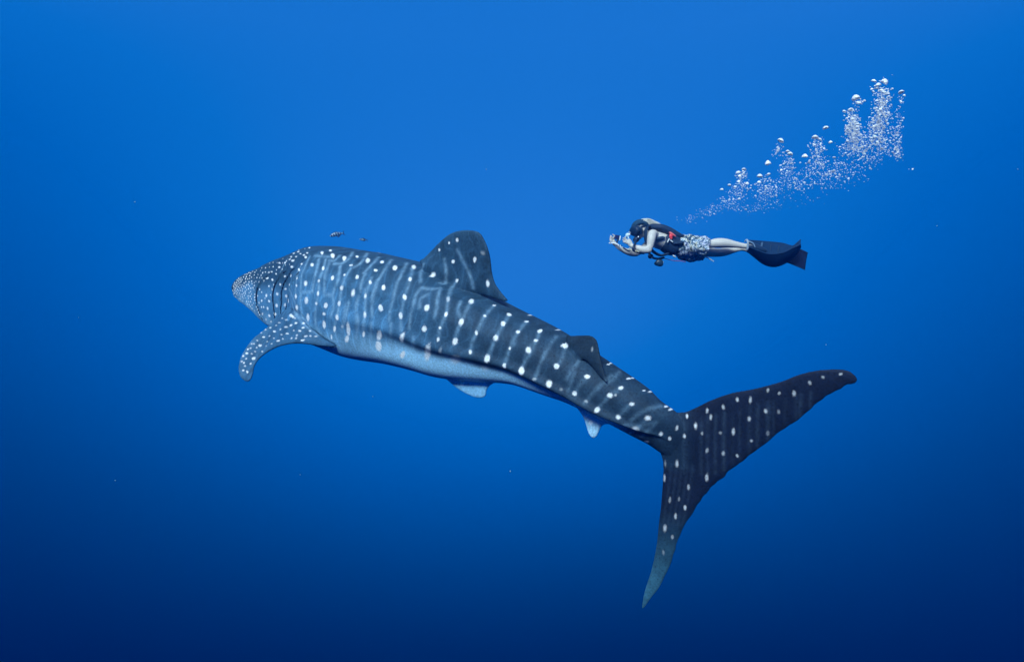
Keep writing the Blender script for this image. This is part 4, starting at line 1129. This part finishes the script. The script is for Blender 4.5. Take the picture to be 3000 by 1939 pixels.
# ---- small camera held out in front
camr = empty("action_camera", dp_(1808, 700, -.06), "small boxy camera with bright frame on a pale tray in the diver's outstretched hand", "camera")
ax = Vector((0.98, 0, -0.16)); az = Vector((0.16, 0, 0.98)); ay = Vector((0, 1, 0))
m = MB(); m.box(dp_(1806, 695, -.05), [ax * 5.2 * MPP, az * 5.8 * MPP, ay * .022]); m.obj("camera_body", mat("dark_blue_plastic", (.012, .02, .09), .3, .4), camr, bevel=.004, smooth=False)
m = MB(); m.box(dp_(1812.5, 697, -.05), [ax * 1.7 * MPP, az * 6.6 * MPP, ay * .026]); m.obj("housing", M_strap, camr, bevel=.003, smooth=False)
m = MB(); m.box(dp_(1815.5, 698, -.055), [ax * 1.3 * MPP, az * 6.4 * MPP, ay * .030]); m.obj("bright_frame", mat("white_plastic", (.85, .88, .9), .3), camr, bevel=.003, smooth=False)
m = MB(); m.tube([dp_(1809, 704, -.05), dp_(1807, 712, -.05)], [.012, .010], n=10); m.obj("grip_post", M_rubber, camr)
m = MB(); Q = spline([(1785, 712, -.05), (1797, 711.5, -.06), (1806, 714, -.065), (1812, 718, -.07), (1818, 723, -.08)], 4); m.tube([dp_(*q) for q in Q], [.009, .010] + [.011] * (len(Q) - 2), n=10, flat=.6); m.obj("tray", mat("pale_tray", (.75, .80, .82), .35), camr)
m = MB(); m.tube([dp_(1787, 713, -.06), dp_(1789, 708.5, -.07)], [.007, .006], n=8); m.obj("tray_knob", M_grey, camr)
m = MB(); Q = spline([(1816, 719, -.09), (1823, 724, -.11), (1830, 729, -.14), (1838, 734, -.16), (1844, 736, -.16)], 4); m.tube([dp_(*q) for q in Q], [.010] * len(Q), n=8); m.obj("lanyard_arm", M_rubber, camr)
m = MB(); m.tube([dp_(1817, 718, -.11), dp_(1819, 727, -.12)], .006, n=8); m.tube([dp_(1815, 722, -.11), dp_(1825, 725.5, -.13)], .006, n=8); m.ell(dp_(1823, 725, -.13), [Vector((.012, 0, 0)), Vector((0, .012, 0)), Vector((0, 0, .010))]); m.obj("clamp", M_grey, camr)
m = MB(); P = []
for k in range(150):
    u = k / 149; x = 1842 + 31 * u; y = 729 + 9.5 * u; a = u * 2 * math.pi * 8; rr = 3.6 * (1 - .45 * u)
    P.append(dp_(x + math.cos(a) * rr * .5, y + math.sin(a) * rr, -.29 + math.cos(a) * .012))
m.tube(P, [.0035] * len(P), n=6); m.obj("coiled_lanyard", mat("yellowish_cord", (.85, .80, .55), .4), camr)
# unidentified clear piece between the open hand and the mask
cl = empty("clear_piece", dp_(1840, 690, -.1), "small clear and white gadget held between the open hand and the mask", "gadget")
M_clear = mat("milky_clear_plastic", (.45, .62, .82), .15, .6, vary=.4, scale=60)
m = MB(); m.ell(dp_(1839, 689, -.15), [Vector((.030, 0, .008)), Vector((0, .026, 0)), Vector((-.01, 0, .030))])
m.obj("clear_dome", M_clear, cl)
m = MB(); m.ell(dp_(1843.5, 687, -.18), [Vector((.012, 0, .008)), Vector((0, .012, 0)), Vector((-.006, 0, .014))]); m.obj("white_bead", mat("white_bead_plastic", (.85, .85, .9), .2), cl)
m = MB(); m.rings(hull([(1841.5, 679.5, -.16, .6, .008), (1844, 680.5, -.17, 1.2, .012), (1848, 682.5, -.17, .8, .01)])); m.obj("top_rim", M_grey, cl)
m = MB(); m.tube([dp_(1835, 687, -.16), dp_(1833.5, 695, -.19)], .006, n=8); m.tube([dp_(1840, 694, -.17), dp_(1842, 700, -.19)], [.011, .009], n=8); m.obj("stem", M_clear, cl)

# ================================================================== BUBBLES
M_bub = bpy.data.materials.new("silvery_air_bubble"); M_bub.use_nodes = True
nt = M_bub.node_tree; b = nt.nodes["Principled BSDF"]
b.inputs["Base Color"].default_value = (0.95, 0.97, 0.98, 1); b.inputs["Roughness"].default_value = 0.25  # white base stands in for the bright surface mirrored by the air
b.inputs["Specular IOR Level"].default_value = 0.8
tr = nt.nodes.new("ShaderNodeBsdfTransparent"); mxs = nt.nodes.new("ShaderNodeMixShader")
lw = nt.nodes.new("ShaderNodeTexNoise"); tcb = nt.nodes.new("ShaderNodeTexCoord"); lw.inputs["Scale"].default_value = 30
gm = nt.nodes.new("ShaderNodeNewGeometry"); mpr = nt.nodes.new("ShaderNodeMapRange")
mpr.inputs[1].default_value = 0.3; mpr.inputs[2].default_value = 0.65; mpr.inputs[3].default_value = 0.70; mpr.inputs[4].default_value = 1.0
nt.links.new(tcb.outputs["Object"], lw.inputs["Vector"]); nt.links.new(lw.outputs[0], mpr.inputs[0])
nt.links.new(mpr.outputs[0], mxs.inputs[0]); nt.links.new(tr.outputs[0], mxs.inputs[1]); nt.links.new(b.outputs[0], mxs.inputs[2])
nt.links.new(mxs.outputs[0], nt.nodes["Material Output"].inputs[0])

def cap_mesh(seed, thick=0.55, lump=0.12, sub=3):
    """Mushroom-cap bubble of unit half-width: domed above, hollowed beneath."""
    bm = bmesh.new(); bmesh.ops.create_icosphere(bm, subdivisions=sub, radius=1.0)
    for v in bm.verts:
        c = v.co.copy(); n_ = noise.noise(c * 1.6 + Vector((seed, seed, 0)))
        c *= 1 + lump * n_
        z = c.z * thick
        r2 = c.x * c.x + c.y * c.y
        if c.z < 0: z = c.z * thick * 0.45
        z -= 0.30 * r2 * thick * 1.6
        v.co = Vector((c.x, c.y * 0.9, z + 0.3 * thick))
    me = bpy.data.meshes.new("bubble"); bm.to_mesh(me); bm.free()
    me.materials.append(M_bub); me.polygons.foreach_set('use_smooth', [True] * len(me.polygons))
    return me
CAPS = [cap_mesh(1.3 + k * 2.7, 0.50 + 0.12 * (k % 3), 0.16 + .06 * (k % 2)) for k in range(5)]
SMALL = [cap_mesh(20 + k * 3.1, 0.55 + 0.1 * k, 0.12, 2) for k in range(4)]
GB = "bubbles breathed out by the diver"
BIG = [  # x, y, half-width px, tilt, label
 (2560, 238, 8.5, .25, "thin flat bubble at the top left of the tallest right-hand bubble column"),
 (2591, 240, 11, .35, "highest and widest bubble crowning the tallest right-hand bubble column"),
 (2573, 250, 8.5, .1, "rounded bubble tucked just beneath the two top bubbles of the tallest column"),
 (2640, 271, 10.5, .1, "lone flat bubble out at the far right edge of the bubble trail"),
 (2507, 289, 14.5, .05, "big lumpy bubble floating by itself above the second tallest column"),
 (2516, 302, 9.5, .3, "ragged bubble right below the big lumpy one above the second column"),
 (2493, 323, 9.5, .1, "dome-shaped bubble on top of the second tallest bubble column"),
 (2473, 327, 5.5, .2, "small flat bubble just left of the dome topping the second column"),
 (2419, 375.6, 10, .1, "lone flat bubble hanging above the gap in the middle of the trail"),
 (2388, 403, 10, -.1, "lumpy broad bubble topping the middle bubble column"),
 (2401, 409, 8, .5, "tilted bubble sloping off the right shoulder of the middle column's top"),
 (2433, 418, 6.5, .1, "small flat lone bubble to the right of the middle column's top"),
 (2358, 459, 9.5, .1, "flat wide bubble low on the left side of the middle column"),
 (2444, 462, 5.5, .1, "small flat bubble in the clear water below and right of the middle column"),
 (2287, 413, 10.5, .5, "crescent bubble slanting down to the right at the head of the left tall column"),
 (2308, 444, 6.5, .2, "upper bubble of the close pair under the slanted crescent"),
 (2315, 451.5, 8.5, .3, "lower and wider bubble of the close pair under the slanted crescent"),
 (2250, 480, 11.5, .1, "broad white mushroom-shaped bubble alone above the left part of the trail"),
 (2179, 497, 8.5, .1, "round-topped bubble crowning the leftmost bubble column"),
 (2163, 506.5, 8.5, -.2, "bubble leaning left just below the leftmost column's crown"),
 (2137, 543, 7.5, .1, "round hollow-looking bubble low on the leftmost column's left side"),
 (2164, 532.6, 6, .1, "small round bubble in the middle of the leftmost column"),
 (2188.5, 538.7, 6.5, .1, "small domed bubble on the right edge of the leftmost column"),
 (2114.5, 556, 6.5, .1, "outermost small flat bubble at the left end of the trail"),
 (2226, 517, 9, .15, "long lumpy bubble under the broad mushroom-shaped one"),
 (2252, 511, 7.5, -.1, "loosely clumped bubble directly below the broad mushroom-shaped one"),
 (2224, 535, 7, .1, "curled bubble below the long lumpy one in the left part of the trail")]
first = {}
def put_bubble(me, x, y, hw, dd, tilt, label, zs=1.0):
    d = DD0 + dd; s = hw * d / F
    o = bpy.data.objects.new("bubble", me)
    o.location = px(x, y, d); o.scale = (s, s * 0.9, s * zs)
    o.rotation_euler = (random.uniform(-.2, .2), tilt, random.uniform(0, 6.28) if abs(tilt) < .15 else random.uniform(-.2, .2))
    COL.objects.link(o); tag(o, label, "bubble", GB); return o
for k, (x, y, hw, tl, lb) in enumerate(BIG):
    put_bubble(CAPS[k % 5], x, y, hw * .92, random.uniform(-.1, .25), tl, lb, random.uniform(.85, 1.1))
# the rest of the trail: clouds of smaller bubbles under each column
CL = [  # x, y, sx, sy, count, size px mean
 (2588, 285, 15, 28, 130, 1.9), (2583, 330, 17, 24, 150, 1.9), (2575, 365, 20, 22, 170, 1.8), (2572, 400, 24, 20, 170, 1.6), (2560, 430, 28, 18, 130, 1.3),
 (2572, 262, 14, 12, 30, 2.2), (2626, 395, 12, 26, 60, 1.7), (2628, 440, 10, 18, 45, 1.9), (2640, 300, 7, 14, 14, 1.6), (2636, 350, 8, 26, 30, 1.3), (2630, 455, 12, 10, 16, 1.3),
 (2498, 345, 14, 16, 110, 1.9), (2500, 375, 15, 18, 150, 1.9), (2503, 405, 18, 20, 150, 1.6), (2495, 440, 24, 16, 130, 1.4), (2520, 430, 20, 20, 80, 1.3), (2512, 297, 10, 8, 20, 2.0),
 (2392, 425, 12, 12, 80, 1.6), (2395, 450, 15, 14, 110, 1.5), (2400, 475, 20, 14, 110, 1.4), (2380, 500, 26, 14, 130, 1.2), (2430, 505, 24, 14, 110, 1.4), (2460, 480, 18, 12, 60, 1.3),
 (2280, 435, 9, 9, 40, 1.5), (2278, 450, 10, 10, 35, 1.3), (2312, 470, 10, 12, 90, 1.4), (2306, 500, 16, 14, 110, 1.3), (2310, 530, 24, 14, 120, 1.2),
 (2182, 510, 8, 8, 40, 1.5), (2165, 518, 9, 8, 30, 1.4), (2170, 545, 16, 10, 90, 1.4), (2160, 565, 20, 10, 90, 1.2), (2140, 590, 22, 10, 90, 1.2), (2150, 610, 26, 9, 70, 1.0),
 (2245, 525, 12, 8, 40, 1.5), (2240, 550, 18, 10, 90, 1.4), (2235, 580, 22, 12, 80, 1.2), (2270, 560, 20, 14, 90, 1.3), (2210, 610, 26, 10, 50, 1.0), (2260, 600, 28, 14, 50, 1.0),
 (2100, 612, 20, 10, 70, 1.0), (2060, 625, 18, 9, 50, .9), (2030, 638, 16, 8, 35, .9), (2010, 648, 16, 7, 20, .8), (2340, 545, 30, 14, 90, 1.2), (2380, 530, 34, 14, 90, 1.1),
 (2440, 540, 34, 14, 60, 1.1), (2490, 500, 34, 16, 80, 1.2), (2540, 470, 26, 16, 80, 1.2), (2590, 440, 26, 16, 60, 1.2), (2350, 580, 40, 16, 40, .9), (2480, 530, 40, 14, 30, .9), (2670, 497, 4, 3, 3, 1.3)]
EXTRA = [(2370, 477, 4.5), (2287, 485, 4.5), (2229, 567, 4.5), (2191, 554.5, 4), (2630, 445.5, 4), (2615, 446, 4), (2635, 416, 3.6), (2583, 266, 7), (2601, 276, 6), (2554, 262.5, 4.5), (2649, 281, 4.5),
         (2591, 330, 4.4), (2556, 332, 4.2), (2573, 330, 5), (2604, 284, 4.5), (2489, 338, 4), (2497, 350, 6), (2512, 372, 6), (2508, 383, 4.5), (2520, 366, 3.6), (2566, 368, 5.5), (2560, 372, 4.5), (2575, 380, 4), (2584, 300, 5),
         (2590, 310, 4), (2563, 401, 4.5), (2525, 432, 6), (2540, 424, 3.5), (2168, 524, 4.2), (2153, 549, 4.6), (2199, 552, 3.5), (2243, 547, 4), (2295, 448, 4), (2405, 433, 3), (2375, 440, 3), (2391, 472, 4), (2332, 524, 4.5), (2303, 508, 3.4),
         (2478, 449, 4), (2490, 452, 3.4), (2515, 470, 3.2), (2618, 400, 3.4), (2640, 403, 3.4), (2622, 436, 3.8), (2330, 540, 3.0), (2410, 515, 3), (2450, 518, 3), (2240, 568, 3.2), (2212, 541, 3)]
pts = [(x, y, s, random.uniform(-.1, .25)) for x, y, s in EXTRA]
for (x, y, sx, sy, n_, sz) in CL:
    for _ in range(int(n_ * (1.30 if x > 2460 else 0.85))):
        q = random.gauss(0, .8), random.gauss(0, .8)
        s = sz * math.exp(random.gauss(0, .48)) * .95
        pts.append((x + q[0] * sx, y + q[1] * sy, min(s, 5.5), random.gauss(.08, .16)))
pts.sort(key=lambda p: -p[2])
NBIG = 268
def zone_label(x, y):
    if x < 2090: return "small silvery bubble in the thin start of the trail just above the diver's back"
    if x < 2205: return "small silvery bubble among many in the leftmost bubble column"
    if x < 2265: return "small silvery bubble among many under the broad mushroom-shaped bubble"
    if x < 2345: return "small silvery bubble among many under the slanted crescent bubble"
    if x < 2450: return "small silvery bubble among many in the middle bubble column"
    if x < 2540: return "small silvery bubble among many in the second tallest bubble column"
    if x < 2612: return "small silvery bubble among many in the tallest bubble column"
    return "small silvery bubble among the loose ones right of the tallest column"
for k, (x, y, s, dd) in enumerate(pts[:NBIG]):
    put_bubble(SMALL[k % 4], x, y, s, dd, random.gauss(.1, .3), zone_label(x, y), random.uniform(.6, 1.1))
mb = MB()
def small_geo():
    bm = bmesh.new(); bmesh.ops.create_icosphere(bm, subdivisions=1, radius=1.0)
    v = np.array([tuple(q.co) for q in bm.verts]); f = np.array([[q.index for q in p.verts] for p in bm.faces]); bm.free(); return v, f
sv, sf = small_geo(); VV, FF = [], []
for k, (x, y, s, dd) in enumerate(pts[NBIG:]):
    d = DD0 + dd; r = s * d / F; a = random.gauss(.1, .35)
    w = sv * np.array([1.15, .9, random.uniform(.40, .75)]) * r
    w = np.stack([w[:, 0] * math.cos(a) + w[:, 2] * math.sin(a), w[:, 1], -w[:, 0] * math.sin(a) + w[:, 2] * math.cos(a)], 1)
    FF.append(sf + len(VV) * len(sv)); VV.append(w + np.array(px(x, y, d)))
me = bpy.data.meshes.new("tiny_bubbles"); VV = np.concatenate(VV); FF = np.concatenate(FF)
me.from_pydata(VV.tolist(), [], FF.tolist()); me.update()
M_tiny = M_bub.copy(); M_tiny.name = "fine_air_mist"
for nd in M_tiny.node_tree.nodes:
    if nd.bl_idname == 'ShaderNodeMapRange': nd.inputs[3].default_value = 0.45; nd.inputs[4].default_value = 0.95
o = link_mesh("tiny_bubbles", me, M_tiny)
tag(o, "mist of countless tiny silver bubbles trailing up and right from the diver", "bubbles", kind='stuff')
# drifting specks
SP = MB(); SP.ell((0, 0, 0), [Vector((1, 0, 0)), Vector((0, .7, 0)), Vector((0, 0, .6))], n=8, m=5)
sp_me = mesh_from("drifting_speck", SP.v, SP.f); sp_me.materials.append(mat("drifting_plankton", (.2, .35, .5), .8, .1))
for k, (x, y, r_, d_) in enumerate([(395, 592, 2.6, 7), (338, 1407, 2.6, 5), (1495, 1380, 3.0, 5), (1092, 1161, 2.2, 6), (2745, 662, 2.0, 7), (2982, 496, 2.2, 8), (1425, 497, 2.0, 9), (2420, 1010, 1.8, 7), (880, 1390, 1.8, 5),
         (230, 930, 1.8, 6)]):
    o = bpy.data.objects.new("drifting_speck", sp_me); o.location = px(x, y, d_); q = r_ * d_ / F; o.scale = (q, q, q); o.rotation_euler = (k, k * .7, k * 1.3)
    COL.objects.link(o); tag(o, "tiny pale speck drifting alone in the open water", "speck", "specks drifting in the water")
print("shark verts", len(V), "bubbles", len(pts))
